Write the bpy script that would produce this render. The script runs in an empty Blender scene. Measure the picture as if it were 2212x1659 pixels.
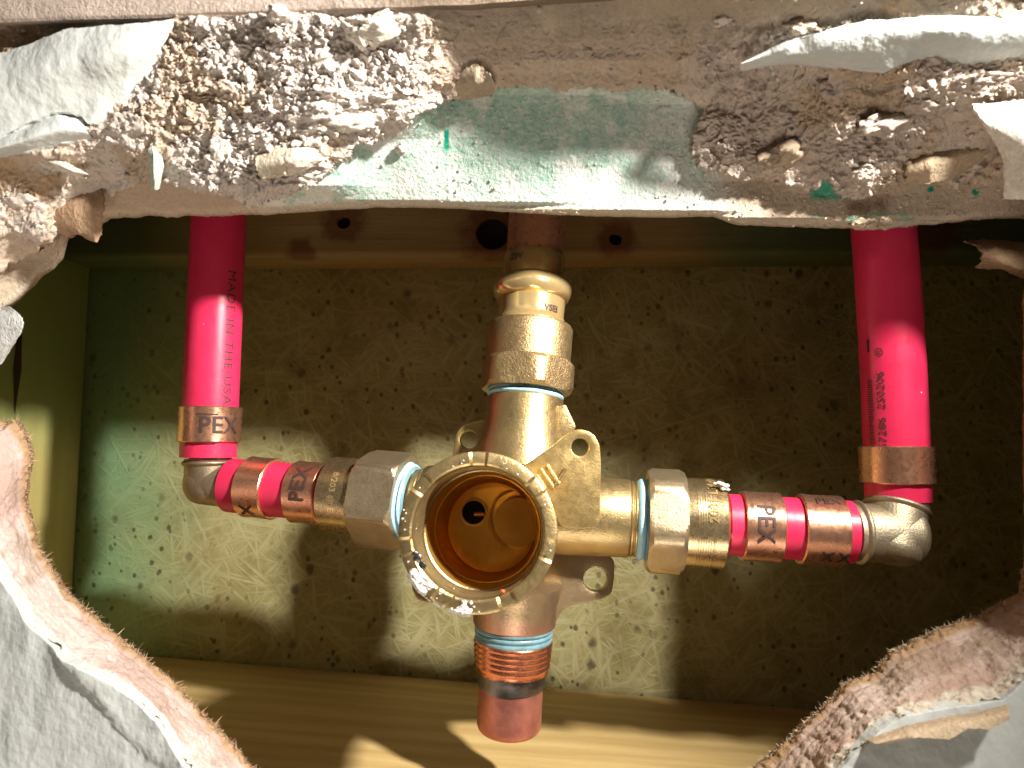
import bpy, bmesh, math, random
import numpy as np
from mathutils import Vector, Matrix

random.seed(7)
rng = np.random.default_rng(11)
S = 0.00112                      # one layout unit in metres
scene = bpy.context.scene
COL = scene.collection

# ------------------------------------------------------------------ camera
F, CX, CY = 1500.0, 1106.0, 829.5
VX, VY = 1140.0, 961.0           # where the wall's normal vanishes
PITCH = math.atan((VY - CY) / F)
YAW = math.atan((VX - CX) / F)
cam_d = bpy.data.cameras.new('camera')
cam = bpy.data.objects.new('camera', cam_d)
COL.objects.link(cam)
cam.location = (0, 0, 0)
cam.rotation_euler = (math.pi / 2 + PITCH, 0, YAW)
cam_d.sensor_width = 36.0
cam_d.lens = 36.0 * F / 2212.0
cam_d.clip_start = 0.005
cam_d.clip_end = 20
cam_d.dof.use_dof = True
cam_d.dof.focus_distance = 168 * S
cam_d.dof.aperture_fstop = 19.0
scene.camera = cam
CR = np.array(cam.rotation_euler.to_matrix())
R_, U_, F_ = CR[:, 0], CR[:, 1], -CR[:, 2]

# ------------------------------------------------------------------ light
world = bpy.data.worlds.new('World')
scene.world = world
world.use_nodes = True
bg = world.node_tree.nodes['Background']
bg.inputs['Color'].default_value = (1.0, 0.80, 0.60, 1)
bg.inputs['Strength'].default_value = 0.065

LPOS = Vector((134, 22, 126)) * S
ld = bpy.data.lights.new('hand_lamp', 'SPOT')
ld.energy = 10.8
ld.color = (1.0, 0.93, 0.84)
ld.shadow_soft_size = 8.5 * S
ld.spot_size = math.radians(90)
ld.spot_blend = 1.0
lo = bpy.data.objects.new('hand_lamp', ld)
COL.objects.link(lo)
lo.location = LPOS
lo.rotation_euler = (Vector((-92, 160, -12)) * S - LPOS).to_track_quat('-Z', 'Y').to_euler()

ad = bpy.data.lights.new('room_fill_light', 'AREA')  # added weak fill for ambience and metal highlights, not a known lamp
ad.energy = 0.3
ad.color = (1.0, 0.88, 0.72)
ad.shape = 'DISK'
ad.size = 0.5
ao = bpy.data.objects.new('room_fill_light', ad)
COL.objects.link(ao)
ao.location = (-0.25, -0.75, 0.75)
ao.rotation_euler = (Vector((0, 0.15, 0)) - Vector(ao.location)).to_track_quat('-Z', 'Y').to_euler()

# added fill from below that brightens the undersides of the top edge
td = bpy.data.lights.new('under_fill_light', 'AREA')
td.energy = 2.3
td.color = (1.0, 0.88, 0.74)
td.shape = 'DISK'
td.size = 0.40
to = bpy.data.objects.new('under_fill_light', td)
COL.objects.link(to)
to.location = (-0.02, -0.16, -0.60)
to.rotation_euler = (Vector((0, 0.14, 0.06)) - Vector(to.location)).to_track_quat('-Z', 'Y').to_euler()

scene.view_settings.view_transform = 'Standard'
scene.view_settings.look = 'None'
scene.view_settings.exposure = 0.0
scene.view_settings.gamma = 1.0
scene.view_settings.use_curve_mapping = False
scene.render.engine = 'CYCLES'
scene.cycles.max_bounces = 6
scene.cycles.use_denoising = True
scene.cycles.use_adaptive_sampling = True
scene.cycles.adaptive_threshold = 0.02


# ------------------------------------------------------------------ helpers
def Wn(px, py, d):
    """points (layout units) on the sight lines px,py at depth d behind the lens plane of the wall"""
    px, py, d = np.broadcast_arrays(np.asarray(px, float), np.asarray(py, float), np.asarray(d, float))
    v = F_ * F + (px - CX)[..., None] * R_ - (py - CY)[..., None] * U_
    return v * (d / v[..., 1])[..., None]


def W(px, py, d):
    return Vector(Wn(px, py, d).tolist())


def smooth(a, b, x):
    t = np.clip((x - a) / (b - a), 0, 1)
    return t * t * (3 - 2 * t)


def _hash(ix, iy, iz, seed):
    h = (ix.astype(np.int64) * 374761393 + iy.astype(np.int64) * 668265263 + iz.astype(np.int64) * 2147483647 // 7 + seed * 974634777) & 0xFFFFFFFF
    h = ((h ^ (h >> 13)) * 1274126177) & 0xFFFFFFFF
    h = ((h ^ (h >> 16)) * 2246822519) & 0xFFFFFFFF
    return ((h ^ (h >> 15)) & 0xFFFFFF) / float(0xFFFFFF)


def noise(p, f, seed=0):
    """value noise in -1..1, p (...,3), feature size 1/f"""
    q = p * f
    i = np.floor(q)
    t = q - i
    t = t * t * t * (t * (t * 6 - 15) + 10)
    i = i.astype(np.int64)
    r = 0
    for dx in (0, 1):
        for dy in (0, 1):
            for dz in (0, 1):
                w = (t[..., 0] if dx else 1 - t[..., 0]) * (t[..., 1] if dy else 1 - t[..., 1]) * (t[..., 2] if dz else 1 - t[..., 2])
                r = r + w * _hash(i[..., 0] + dx, i[..., 1] + dy, i[..., 2] + dz, seed)
    return r * 2 - 1


def fbm(p, f, o=4, seed=0, gain=0.5):
    a, s, n = 1.0, 0, 0
    for k in range(o):
        s = s + a * noise(p + 17.3 * k, f, seed + k)
        n += a
        a *= gain
        f *= 2.03
    return s / n


def billow(p, f, o=4, seed=0, gain=0.55):
    a, s, n = 1.0, 0, 0
    for k in range(o):
        s = s + a * (1 - np.abs(noise(p + 9.7 * k, f, seed + k)) * 2)
        n += a
        a *= gain
        f *= 2.03
    return s / n


def cells(p, f, seed=0):
    """distance to nearest random point, 0..~1, and that cell's random value"""
    q = p * f
    i = np.floor(q).astype(np.int64)
    best = np.full(q.shape[:-1], 9.0)
    val = np.zeros(q.shape[:-1])
    for dx in (-1, 0, 1):
        for dy in (-1, 0, 1):
            for dz in (-1, 0, 1):
                c = i + np.array([dx, dy, dz])
                o = np.stack([_hash(c[..., 0], c[..., 1], c[..., 2], seed + k) for k in (1, 2, 3)], -1)
                dd = np.linalg.norm(c + o - q, axis=-1)
                m = dd < best
                best = np.where(m, dd, best)
                val = np.where(m, o[..., 0], val)
    return best, val


def facets(p, f, seed=0):
    """broken chips: every cell a little tilted plane"""
    q = p * f
    i = np.floor(q).astype(np.int64)
    best = np.full(q.shape[:-1], 9.0)
    h = np.zeros(q.shape[:-1])
    for dx in (-1, 0, 1):
        for dy in (-1, 0, 1):
            for dz in (-1, 0, 1):
                c = i + np.array([dx, dy, dz])
                o = np.stack([_hash(c[..., 0], c[..., 1], c[..., 2], seed + k) for k in (1, 2, 3)], -1)
                r = q - c - o
                dd = np.linalg.norm(r, axis=-1)
                t = np.stack([_hash(c[..., 0], c[..., 1], c[..., 2], seed + k) for k in (4, 5, 6)], -1) * 2 - 1
                m = dd < best
                best = np.where(m, dd, best)
                h = np.where(m, (o[..., 0] - .5) * 1.2 + (t * r).sum(-1) * 1.3, h)
    return h


def new_obj(name, mesh, mats, parent=None, smooth_angle=None):
    o = bpy.data.objects.new(name, mesh)
    COL.objects.link(o)
    for m in (mats if isinstance(mats, (list, tuple)) else [mats]):
        mesh.materials.append(m)
    if parent is not None:
        o.parent = parent
    if smooth_angle is not None:
        mesh.polygons.foreach_set('use_smooth', [True] * len(mesh.polygons))
        if smooth_angle < 180:
            mesh.set_sharp_from_angle(angle=math.radians(smooth_angle))
    mesh.update()
    return o


def mesh_from(name, verts, faces, scale=S):
    me = bpy.data.meshes.new(name)
    me.from_pydata((np.asarray(verts) * scale).tolist(), [], faces)
    me.update()
    return me


def mesh_np(name, verts, quads):
    """fast mesh from numpy arrays, verts in layout units"""
    me = bpy.data.meshes.new(name)
    v = np.asarray(verts, np.float32) * S
    q = np.asarray(quads, np.int32)
    me.vertices.add(len(v))
    me.vertices.foreach_set('co', v.ravel())
    me.loops.add(q.size)
    me.loops.foreach_set('vertex_index', q.ravel())
    me.polygons.add(len(q))
    me.polygons.foreach_set('loop_start', np.arange(0, q.size, q.shape[1], dtype=np.int32))
    me.update(calc_edges=True)
    me.validate()
    return me


def paint(me, rgb, name='col'):
    a = me.attributes.new(name, 'FLOAT_COLOR', 'POINT')
    c = np.ones((len(me.vertices), 4), np.float32)
    c[:, :3] = rgb
    a.data.foreach_set('color', c.ravel())


def thing(name, label, cat, loc=(0, 0, 0), group=None):
    o = bpy.data.objects.new(name, None)
    o.empty_display_size = 0.01
    COL.objects.link(o)
    tag(o, label, cat, group)
    return o


def tag(o, label=None, cat=None, group=None, kind=None):
    if label:
        o['label'] = label
    if cat:
        o['category'] = cat
    if group:
        o['group'] = group
    if kind:
        o['kind'] = kind
    return o


def frame(axis, up=(0, -1, 0)):
    """orthonormal x,y,z with z along axis and x as near 'up' (towards the viewer) as can be"""
    z = Vector(axis).normalized()
    x = Vector(up)
    x = (x - z * x.dot(z))
    if x.length < 1e-4:
        x = Vector((0, 0, 1)) - z * z.z
    x.normalize()
    y = z.cross(x)
    return x, y, z


def lathe(prof, A, B, seg=64, rfun=None, closed=False, caps=True, up=(0, -1, 0), tfun=None):
    """profile [(t, r)] with t in layout units from A towards B. rfun(t, r, ang) -> r"""
    A, B = Vector(A), Vector(B)
    x, y, z = frame(B - A, up)
    vs, fs = [], []
    n = len(prof)
    for (t, r) in prof:
        for k in range(seg):
            a = 2 * math.pi * k / seg
            rr = rfun(t, r, a) if rfun else r
            tt = tfun(t, r, a) if tfun else t
            p = A + z * tt + (x * math.cos(a) + y * math.sin(a)) * rr
            vs.append(p[:])
    for i in range(n - 1 + (1 if closed else 0)):
        j = (i + 1) % n
        for k in range(seg):
            l = (k + 1) % seg
            fs.append((i * seg + k, i * seg + l, j * seg + l, j * seg + k))
    if caps and not closed:
        fs.append(tuple(range(seg - 1, -1, -1)))
        fs.append(tuple((n - 1) * seg + k for k in range(seg)))
    return vs, fs


def join(*parts):
    vs, fs = [], []
    for v, f in parts:
        o = len(vs)
        vs += list(v)
        fs += [tuple(i + o for i in q) for q in f]
    return vs, fs


def bead(t0, r0, dt, dr, n=8):
    """half round bump in a profile"""
    return [(t0 + dt * k / n, r0 + dr * math.sin(math.pi * k / n)) for k in range(n + 1)]


def thread(t0, t1, r0, r1, pitch, depth):
    out = []
    n = int((t1 - t0) / pitch)
    for k in range(n):
        for u, dr in ((0, -depth), (.35, 0), (.6, 0), (.95, -depth)):
            t = t0 + (k + u) * pitch
            out.append((t, r0 + (r1 - r0) * (t - t0) / (t1 - t0) + dr))
    return out


def tube(path, radii, seg=40, caps=True):
    pts = [Vector(p) for p in path]
    vs, fs = [], []
    x = None
    for i, p in enumerate(pts):
        d = (pts[min(i + 1, len(pts) - 1)] - pts[max(i - 1, 0)]).normalized()
        if x is None:
            x, y, _ = frame(d)
        else:
            x = (x - d * x.dot(d)).normalized()
            y = d.cross(x)
        for k in range(seg):
            a = 2 * math.pi * k / seg
            vs.append((p + (x * math.cos(a) + y * math.sin(a)) * radii[i])[:])
    for i in range(len(pts) - 1):
        for k in range(seg):
            l = (k + 1) % seg
            fs.append((i * seg + k, i * seg + l, (i + 1) * seg + l, (i + 1) * seg + k))
    if caps:
        fs.append(tuple(range(seg - 1, -1, -1)))
        fs.append(tuple((len(pts) - 1) * seg + k for k in range(seg)))
    return vs, fs


def solid(name, geo, mat, parent=None, angle=35, tags=None):
    me = mesh_from(name, geo[0], geo[1])
    bm = bmesh.new()
    bm.from_mesh(me)
    bmesh.ops.recalc_face_normals(bm, faces=bm.faces)
    bm.to_mesh(me)
    bm.free()
    return new_obj(name, me, mat, parent, angle)


# ------------------------------------------------------------------ materials
class NT:
    def __init__(self, name):
        self.m = bpy.data.materials.new(name)
        self.m.use_nodes = True
        self.t = self.m.node_tree
        self.b = self.t.nodes['Principled BSDF']
        self.geo = None

    def n(self, kind, **kw):
        nd = self.t.nodes.new('ShaderNode' + kind)
        for k, v in kw.items():
            setattr(nd, k, v)
        return nd

    def link(self, a, b):
        self.t.links.new(a, b)

    def pos(self, scale=(1, 1, 1), rot=(0, 0, 0)):
        if self.geo is None:
            self.geo = self.n('NewGeometry')
        mp = self.n('Mapping')
        mp.inputs['Scale'].default_value = scale
        mp.inputs['Rotation'].default_value = rot
        self.link(self.geo.outputs['Position'], mp.inputs['Vector'])
        return mp.outputs['Vector']

    def noise(self, scale, detail=4, rough=.55, vec=None, dist=0):
        nd = self.n('TexNoise')
        nd.inputs['Scale'].default_value = scale
        nd.inputs['Detail'].default_value = detail
        nd.inputs['Roughness'].default_value = rough
        nd.inputs['Distortion'].default_value = dist
        self.link(vec if vec is not None else self.pos(), nd.inputs['Vector'])
        return nd.outputs['Fac']

    def vor(self, scale, vec=None, feature='F1', rand=1):
        nd = self.n('TexVoronoi', feature=feature)
        nd.inputs['Scale'].default_value = scale
        nd.inputs['Randomness'].default_value = rand
        self.link(vec if vec is not None else self.pos(), nd.inputs['Vector'])
        return nd.outputs['Distance']

    def ramp(self, fac, stops, interp='LINEAR'):
        r = self.n('ValToRGB')
        r.color_ramp.interpolation = interp
        e = r.color_ramp.elements
        while len(e) < len(stops):
            e.new(0.5)
        for i, (p, c) in enumerate(stops):
            e[i].position = p
            e[i].color = (c, c, c, 1) if isinstance(c, (int, float)) else (*c, 1)
        self.link(fac, r.inputs['Fac'])
        return r.outputs['Color']

    def mix(self, fac, a, b, mode='MIX'):
        m = self.n('MixRGB', blend_type=mode)
        for s, v in zip(m.inputs, (fac, a, b)):
            if isinstance(v, (int, float)):
                s.default_value = v if s.type == 'VALUE' else (v, v, v, 1)
            elif isinstance(v, tuple):
                s.default_value = (*v, 1)
            else:
                self.link(v, s)
        return m.outputs['Color']

    def math(self, op, a, b=0.0):
        m = self.n('Math', operation=op)
        for s, v in zip(m.inputs, (a, b)):
            if isinstance(v, (int, float)):
                s.default_value = v
            else:
                self.link(v, s)
        return m.outputs['Value']

    def set(self, **kw):
        for k, v in kw.items():
            s = self.b.inputs[k.replace('_', ' ')]
            if isinstance(v, (int, float)):
                s.default_value = v
            elif isinstance(v, tuple):
                s.default_value = (*v, 1) if len(v) == 3 and s.type == 'RGBA' else v
            else:
                self.link(v, s)
        return self

    def bump(self, h, dist=0.0002, strength=1.0):
        b = self.n('Bump')
        b.inputs['Strength'].default_value = strength
        b.inputs['Distance'].default_value = dist
        self.link(h, b.inputs['Height'])
        self.link(b.outputs['Normal'], self.b.inputs['Normal'])
        return self


def metal(name, base, dark, rough=.3, grain=.00006, gscale=2600, tarnish=.45, tscale=160, stain=None, metallic=1.0, blend=None):
    m = NT(name)
    n1 = m.noise(tscale, 5, .6)
    c = m.mix(m.ramp(n1, [(.5 - tarnish * .4, 1.0), (.5 + tarnish * .5, 0.0)]), base, dark)
    if stain:
        c = m.mix(m.ramp(m.noise(tscale * .8, 6, .65, m.pos((1, 1, 1.4))), [(.54, 0.0), (.78, .55)]), c, stain)
    if blend:
        # one metal giving way to another down the casting
        sp_ = m.n('SeparateXYZ')
        m.link(m.geo.outputs['Position'], sp_.inputs['Vector'])
        mr = m.n('MapRange')
        mr.inputs['From Min'].default_value, mr.inputs['From Max'].default_value = blend[0], blend[1]
        m.link(m.math('ADD', sp_.outputs['Z'], m.math('MULTIPLY', m.math('SUBTRACT', m.noise(180, 4), .5), .012)), mr.inputs['Value'])
        c = m.mix(mr.outputs['Result'], c, blend[2])
    g = m.noise(gscale, 3, .6)
    fine = m.noise(tscale * 6, 4, .6)
    r = m.ramp(fine, [(.3, max(rough - .05, .03)), (.7, rough + .08)])
    m.set(Base_Color=c, Metallic=metallic, Roughness=r)
    m.bump(m.math('ADD', g, m.math('MULTIPLY', fine, .25)), grain)
    return m.m


M = {}
M['brass_cast'] = metal('cast_brass', (.57, .43, .20), (.42, .31, .15), .36, .00008, 1800, .5, 120, (.30, .24, .16), .88)
M['brass_sand'] = metal('sandy_bronze', (.58, .43, .22), (.48, .34, .17), .40, .00018, 1700, .3, 120, None, .92)
M['brass_turned'] = metal('turned_brass', (.68, .53, .30), (.54, .40, .21), .26, .00002, 2200, .4, 200, None, .92)
M['brass_bright'] = metal('bright_press_brass', (.86, .66, .32), (.78, .55, .24), .16, .00001, 1500, .4, 160, None, .72)
M['brass_bore'] = metal('amber_bore_brass', (.78, .46, .10), (.66, .36, .07), .36, .00001, 2000, .4, 150, None, .75)
M['nut_bronze'] = metal('dull_bronze_nut', (.56, .45, .29), (.45, .35, .22), .37, .00008, 2000, .4, 160, None, .85)
M['elbow_dark'] = metal('dark_bronze', (.42, .33, .23), (.31, .24, .16), .46, .00009, 2200, .4, 150, None, .85)
M['elbow_pale'] = metal('pale_bronze', (.52, .45, .32), (.40, .34, .23), .50, .00013, 2000, .4, 150, None, .88)
M['copper'] = metal('copper_band', (.90, .50, .33), (.80, .40, .25), .28, .00002, 1600, .7, 130, None, .92)
M['copper_pipe'] = metal('copper_tube', (.84, .46, .32), (.74, .37, .25), .28, .00001, 1500, .7, 90, None, .72)
M['copper_thread'] = metal('red_copper', (.80, .31, .16), (.66, .23, .12), .24, .00003, 1500, .5, 150, None, .92)
M['copper_pink'] = metal('pink_copper', (.66, .27, .20), (.45, .16, .12), .42, .00006, 900, .35, 150, (.20, .07, .05), .72)
M['copper_skin'] = metal('oxidised_copper_skin', (.56, .35, .26), (.45, .28, .20), .42, .00008, 1800, .5, 160, None, .75)
M['solder'] = metal('dark_solder', (.30, .28, .27), (.12, .115, .115), .35, .0001, 1500, .5, 200)


def mat_red():
    m = NT('red_pex_plastic')
    n1 = m.noise(90, 4)
    n2 = m.noise(900, 3)
    c = m.mix(m.ramp(n1, [(.35, 0.0), (.7, 1.0)]), (.66, .022, .085), (.74, .034, .115))
    m.set(Base_Color=c, Roughness=m.ramp(n2, [(.3, .30), (.7, .42)]), Specular_IOR_Level=.5)
    m.b.inputs['Subsurface Weight'].default_value = .15
    m.b.inputs['Subsurface Radius'].default_value = (.0012, .0003, .0004)
    m.b.inputs['Subsurface Scale'].default_value = 1.0
    sc = m.noise(500, 3, .6, m.pos((1, 1, .15)))
    m.bump(sc, .00004)
    return m.m


M['red'] = mat_red()


def plain(name, c, rough=.6, bump=None, c2=None, nscale=400):
    m = NT(name)
    col = m.mix(m.noise(nscale, 4), c, c2 if c2 else tuple(x * .75 for x in c))
    m.set(Base_Color=col, Roughness=rough)
    if bump:
        m.bump(m.noise(nscale * 3, 4), bump)
    return m.m


M['ink'] = plain('black_ink', (.018, .012, .012), .6)
M['ink_soft'] = plain('brown_black_ink', (.06, .03, .025), .6)
M['blue'] = plain('blue_thread_sealant', (.22, .55, .80), .45, .0001, (.55, .78, .90), 260)
M['blue_dark'] = plain('dark_blue_sealant', (.05, .13, .17), .4, .0001, (.25, .45, .50), 260)
M['hole_shade'] = plain('painted_hole_shade', (.01, .008, .006), .9)  # near-black colour standing in for the shade inside holes
M['white_dust'] = plain('white_plaster_dust', (.85, .82, .78), .9, .0003, (.72, .68, .63), 600)


def mat_paint():
    m = NT('pale_grey_wall_paint')
    n = m.noise(35, 4)
    c = m.mix(m.ramp(n, [(.3, 0.0), (.7, 1.0)]), (.49, .525, .515), (.57, .605, .59))
    sp = m.ramp(m.noise(420, 5, .7), [(.66, 0.0), (.72, 1.0)])
    c = m.mix(m.math('MULTIPLY', sp, .35), c, (.75, .72, .68))
    m.set(Base_Color=c, Roughness=m.ramp(m.noise(120, 4), [(.3, .38), (.7, .55)]), Specular_IOR_Level=.4)
    o1 = m.noise(110, 4, .5, m.pos((1, 1, .5), (0, .4, 0)))
    o2 = m.noise(700, 3, .5)
    m.bump(m.math('ADD', o1, m.math('MULTIPLY', o2, .12)), .0016)
    return m.m


M['paint'] = mat_paint()


def mat_vcol(name, rough=.95, fine=.0006, fscale=700, var=.30, fibre=False):
    m = NT(name)
    a = m.n('VertexColor', layer_name='col')
    n1 = m.noise(fscale, 5, .65)
    n2 = m.noise(fscale * .25, 5, .6)
    k = m.ramp(n1, [(.25, 1 - var), (.75, 1 + var * .25)])
    k2 = m.ramp(n2, [(.3, 1 - var * .6), (.7, 1.0)])
    c = m.mix(1.0, m.mix(1.0, a.outputs['Color'], k, 'MULTIPLY'), k2, 'MULTIPLY')
    m.set(Base_Color=c, Roughness=rough, Specular_IOR_Level=.03)
    h = n1
    if fibre:
        h = m.math('ADD', n1, m.noise(1500, 3, .6, m.pos((1, 1, .2))))
    m.bump(h, fine)
    return m.m


M['gypsum'] = mat_vcol('crumbling_gypsum', 1.0, .0007, 900, .14)
M['greenface'] = mat_vcol('dusty_green_board', .85, .0007, 1100, .18)
M['paper'] = mat_vcol('torn_brown_paper', .95, .0004, 900, .25, True)
M['cut'] = mat_vcol('cut_gypsum_edge', .9, .0008, 500, .16)


def mat_wood(name, light, dark, axis='x', green=None, knots=(), band=None, scale=1.0):
    """procedural timber, grain along axis"""
    m = NT(name)
    sc = {'x': (.06, 1, 1), 'z': (1, 1, .05)}[axis]
    v = m.pos(sc)
    warp = m.noise(40 * scale, 4, .5, v, .6)
    fine = m.noise(520 * scale, 6, .65, v)
    mid = m.noise(130 * scale, 4, .55, v, .4)
    wv = m.n('TexWave', wave_type='BANDS', bands_direction='Y' if axis == 'x' else 'X')
    wv.inputs['Scale'].default_value = 42 * scale
    wv.inputs['Distortion'].default_value = 9
    wv.inputs['Detail'].default_value = 3
    wv.inputs['Detail Scale'].default_value = 1.2
    m.link(v, wv.inputs['Vector'])
    rings = wv.outputs['Fac']
    f = m.math('ADD', m.math('MULTIPLY', rings, .22), m.math('MULTIPLY', mid, .78))
    f = m.math('ADD', m.math('MULTIPLY', f, .75), m.math('MULTIPLY', fine, .25))
    c = m.mix(m.ramp(f, [(.32, 0.0), (.72, 1.0)]), light, dark)
    c = m.mix(m.ramp(warp, [(.45, 0.0), (.7, .45)]), c, tuple(x * .8 for x in dark))
    if band:
        # redder heartwood towards the room, sapwood at the back
        sep = m.n('SeparateXYZ')
        m.link(m.geo.outputs['Position'], sep.inputs['Vector'])
        ff = m.math('ADD', sep.outputs['Y'], m.math('MULTIPLY', m.math('SUBTRACT', m.noise(60, 3, .5, v), .5), .012))
        k = m.n('MapRange')
        k.inputs['From Min'].default_value = band[0]
        k.inputs['From Max'].default_value = band[1]
        m.link(ff, k.inputs['Value'])
        c = m.mix(k.outputs['Result'], m.mix(.75, c, band[2]), c)
    if green:
        sep = m.n('SeparateXYZ')
        m.link(m.geo.outputs['Position'], sep.inputs['Vector'])
        for (a, b) in green[1]:
            k = m.n('MapRange')
            k.inputs['From Min'].default_value = a
            k.inputs['From Max'].default_value = b
            kz = m.math('ADD', sep.outputs[green[2]], m.math('MULTIPLY', m.math('SUBTRACT', m.noise(50, 3), .5), .03))
            m.link(kz, k.inputs['Value'])
            c = m.mix(m.math('MULTIPLY', k.outputs['Result'], .8), c, green[0])
    for (p, r) in knots:
        d = m.n('VectorMath', operation='DISTANCE')
        m.link(m.geo.outputs['Position'], d.inputs[0])
        d.inputs[1].default_value = p
        dd = m.math('ADD', d.outputs['Value'], m.math('MULTIPLY', m.math('SUBTRACT', m.noise(220, 3), .5), r * .9))
        c = m.mix(m.ramp(m.math('DIVIDE', dd, r), [(.55, .85), (1.0, 0.0)]), c, (.16, .06, .025))
    m.set(Base_Color=c, Roughness=.62, Specular_IOR_Level=.3)
    m.bump(m.math('ADD', fine, m.math('MULTIPLY', rings, .3)), .00025)
    return m.m


def mat_back():
    m = NT('fibrous_yellow_panel')
    base = m.mix(m.ramp(m.noise(30, 4), [(.3, 0.0), (.7, 1.0)]), (.235, .205, .075), (.335, .305, .14))
    # pale glass fibre strands lying every way
    fib = None
    for k, ang in enumerate((.35, 1.0, 1.7, 2.45, 2.9, .05, 2.1, .75)):
        v = m.pos((1, 1, 1), (0, ang, 0))
        mp = m.n('Mapping')
        mp.inputs['Scale'].default_value = (48, 1, 620)
        mp.inputs['Location'].default_value = (k * 3.7, 0, k * 1.3)
        m.link(v, mp.inputs['Vector'])
        wob = m.n('TexNoise')
        wob.inputs['Scale'].default_value = 1.0
        wob.inputs['Detail'].default_value = 1
        m.link(mp.outputs['Vector'], wob.inputs['Vector'])
        r = m.ramp(wob.outputs['Fac'], [(.57, 0.0), (.72, 1.0)])
        fib = r if fib is None else m.mix(1.0, fib, r, 'LIGHTEN')
    c = m.mix(m.math('MULTIPLY', fib, .34), base, (.56, .52, .33))
    # resin stains
    c = m.mix(m.ramp(m.noise(75, 4, .6), [(.52, 0.0), (.72, .6)]), c, (.165, .128, .045))
    # green tinge near the left stud
    sep = m.n('SeparateXYZ')
    m.link(m.geo.outputs['Position'], sep.inputs['Vector'])
    k = m.n('MapRange')
    k.inputs['From Min'].default_value = -108 * S
    k.inputs['From Max'].default_value = -150 * S
    m.link(m.math('ADD', sep.outputs['X'], m.math('MULTIPLY', m.math('SUBTRACT', m.noise(38, 3), .5), .05)), k.inputs['Value'])
    c = m.mix(m.math('MULTIPLY', k.outputs['Result'], .75), c, (.13, .30, .165))
    # dark pits
    vp = m.pos((1, 1, .8))
    nz = m.noise(240, 2)
    d1 = m.n('TexVoronoi')
    d1.inputs['Scale'].default_value = 165
    m.link(vp, d1.inputs['Vector'])
    sepc = m.n('SeparateColor')
    m.link(d1.outputs['Color'], sepc.inputs['Color'])
    size = m.ramp(sepc.outputs['Red'], [(.52, 0.0), (1.0, .40)])
    dd = m.math('ADD', d1.outputs['Distance'], m.math('MULTIPLY', m.math('SUBTRACT', nz, .5), .35))
    spot = m.ramp(m.math('SUBTRACT', size, dd), [(.0, 0.0), (.2, 1.0)])
    d2 = m.n('TexVoronoi')
    d2.inputs['Scale'].default_value = 330
    m.link(vp, d2.inputs['Vector'])
    sep2 = m.n('SeparateColor')
    m.link(d2.outputs['Color'], sep2.inputs['Color'])
    size2 = m.ramp(sep2.outputs['Green'], [(.72, 0.0), (1.0, .38)])
    spot2 = m.ramp(m.math('SUBTRACT', size2, m.math('ADD', d2.outputs['Distance'], m.math('MULTIPLY', m.math('SUBTRACT', nz, .5), .3))), [(.0, 0.0), (.15, 1.0)])
    dens = m.ramp(m.noise(22, 3), [(.36, .15), (.56, 1.0)])
    sp = m.math('MULTIPLY', m.mix(1.0, spot, spot2, 'LIGHTEN'), dens)
    c = m.mix(m.math('MULTIPLY', sp, .80), c, (.05, .04, .018))
    m.set(Base_Color=c, Roughness=m.ramp(m.noise(160, 3), [(.3, .35), (.7, .6)]), Specular_IOR_Level=.35)
    h = m.math('ADD', m.math('MULTIPLY', fib, .5), m.math('MULTIPLY', m.noise(260, 4), .8))
    h = m.math('SUBTRACT', h, sp)
    m.bump(h, .00022)
    return m.m


# ------------------------------------------------------------------ cavity: panel and timber
def box(name, x0, x1, y0, y1, z0, z1, mat, bevel=1.2, parent=None, cutters=None, rot_y=0.0, subdiv=0):
    me = bpy.data.meshes.new(name)
    bm = bmesh.new()
    bmesh.ops.create_cube(bm, size=1)
    bmesh.ops.scale(bm, vec=((x1 - x0) * S, (y1 - y0) * S, (z1 - z0) * S), verts=bm.verts)
    if bevel:
        bmesh.ops.bevel(bm, geom=list(bm.edges), offset=bevel * S, segments=3, affect='EDGES', profile=.5)
    c = Vector(((x0 + x1) / 2, (y0 + y1) / 2, (z0 + z1) / 2)) * S
    if rot_y:
        bmesh.ops.rotate(bm, cent=(0, 0, 0), matrix=Matrix.Rotation(rot_y, 3, 'Y'), verts=bm.verts)
    bmesh.ops.translate(bm, vec=c, verts=bm.verts)
    bm.to_mesh(me)
    bm.free()
    o = new_obj(name, me, mat, parent)
    if cutters:
        for cme in cutters:
            co = bpy.data.objects.new('tmp', cme)
            COL.objects.link(co)
            md = o.modifiers.new('b', 'BOOLEAN')
            md.object = co
            md.operation = 'DIFFERENCE'
            md.solver = 'EXACT'
            dg = bpy.context.evaluated_depsgraph_get()
            nm = bpy.data.meshes.new_from_object(o.evaluated_get(dg))
            o.modifiers.clear()
            old = o.data
            o.data = nm
            bpy.data.objects.remove(co)
    o.data.polygons.foreach_set('use_smooth', [True] * len(o.data.polygons))
    o.data.set_sharp_from_angle(angle=math.radians(30))
    return o


def cyl_mesh(A, B, r, seg=40):
    g = lathe([(0, r), ((Vector(B) - Vector(A)).length, r)], A, B, seg)
    me = mesh_from('cut', *g)
    bm = bmesh.new()
    bm.from_mesh(me)
    bmesh.ops.recalc_face_normals(bm, faces=bm.faces)
    bm.to_mesh(me)
    bm.free()
    return me


YB = 246.0                                   # back panel
zt = W(1140, 583, YB).z                       # underside of the header


back = box('back_wall', -420, 420, YB, YB + 8, -330, 330, mat_back(), 0)
tag(back, 'speckled yellow fibrous panel closing the back of the wall cavity', 'wall', kind='structure')

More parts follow.
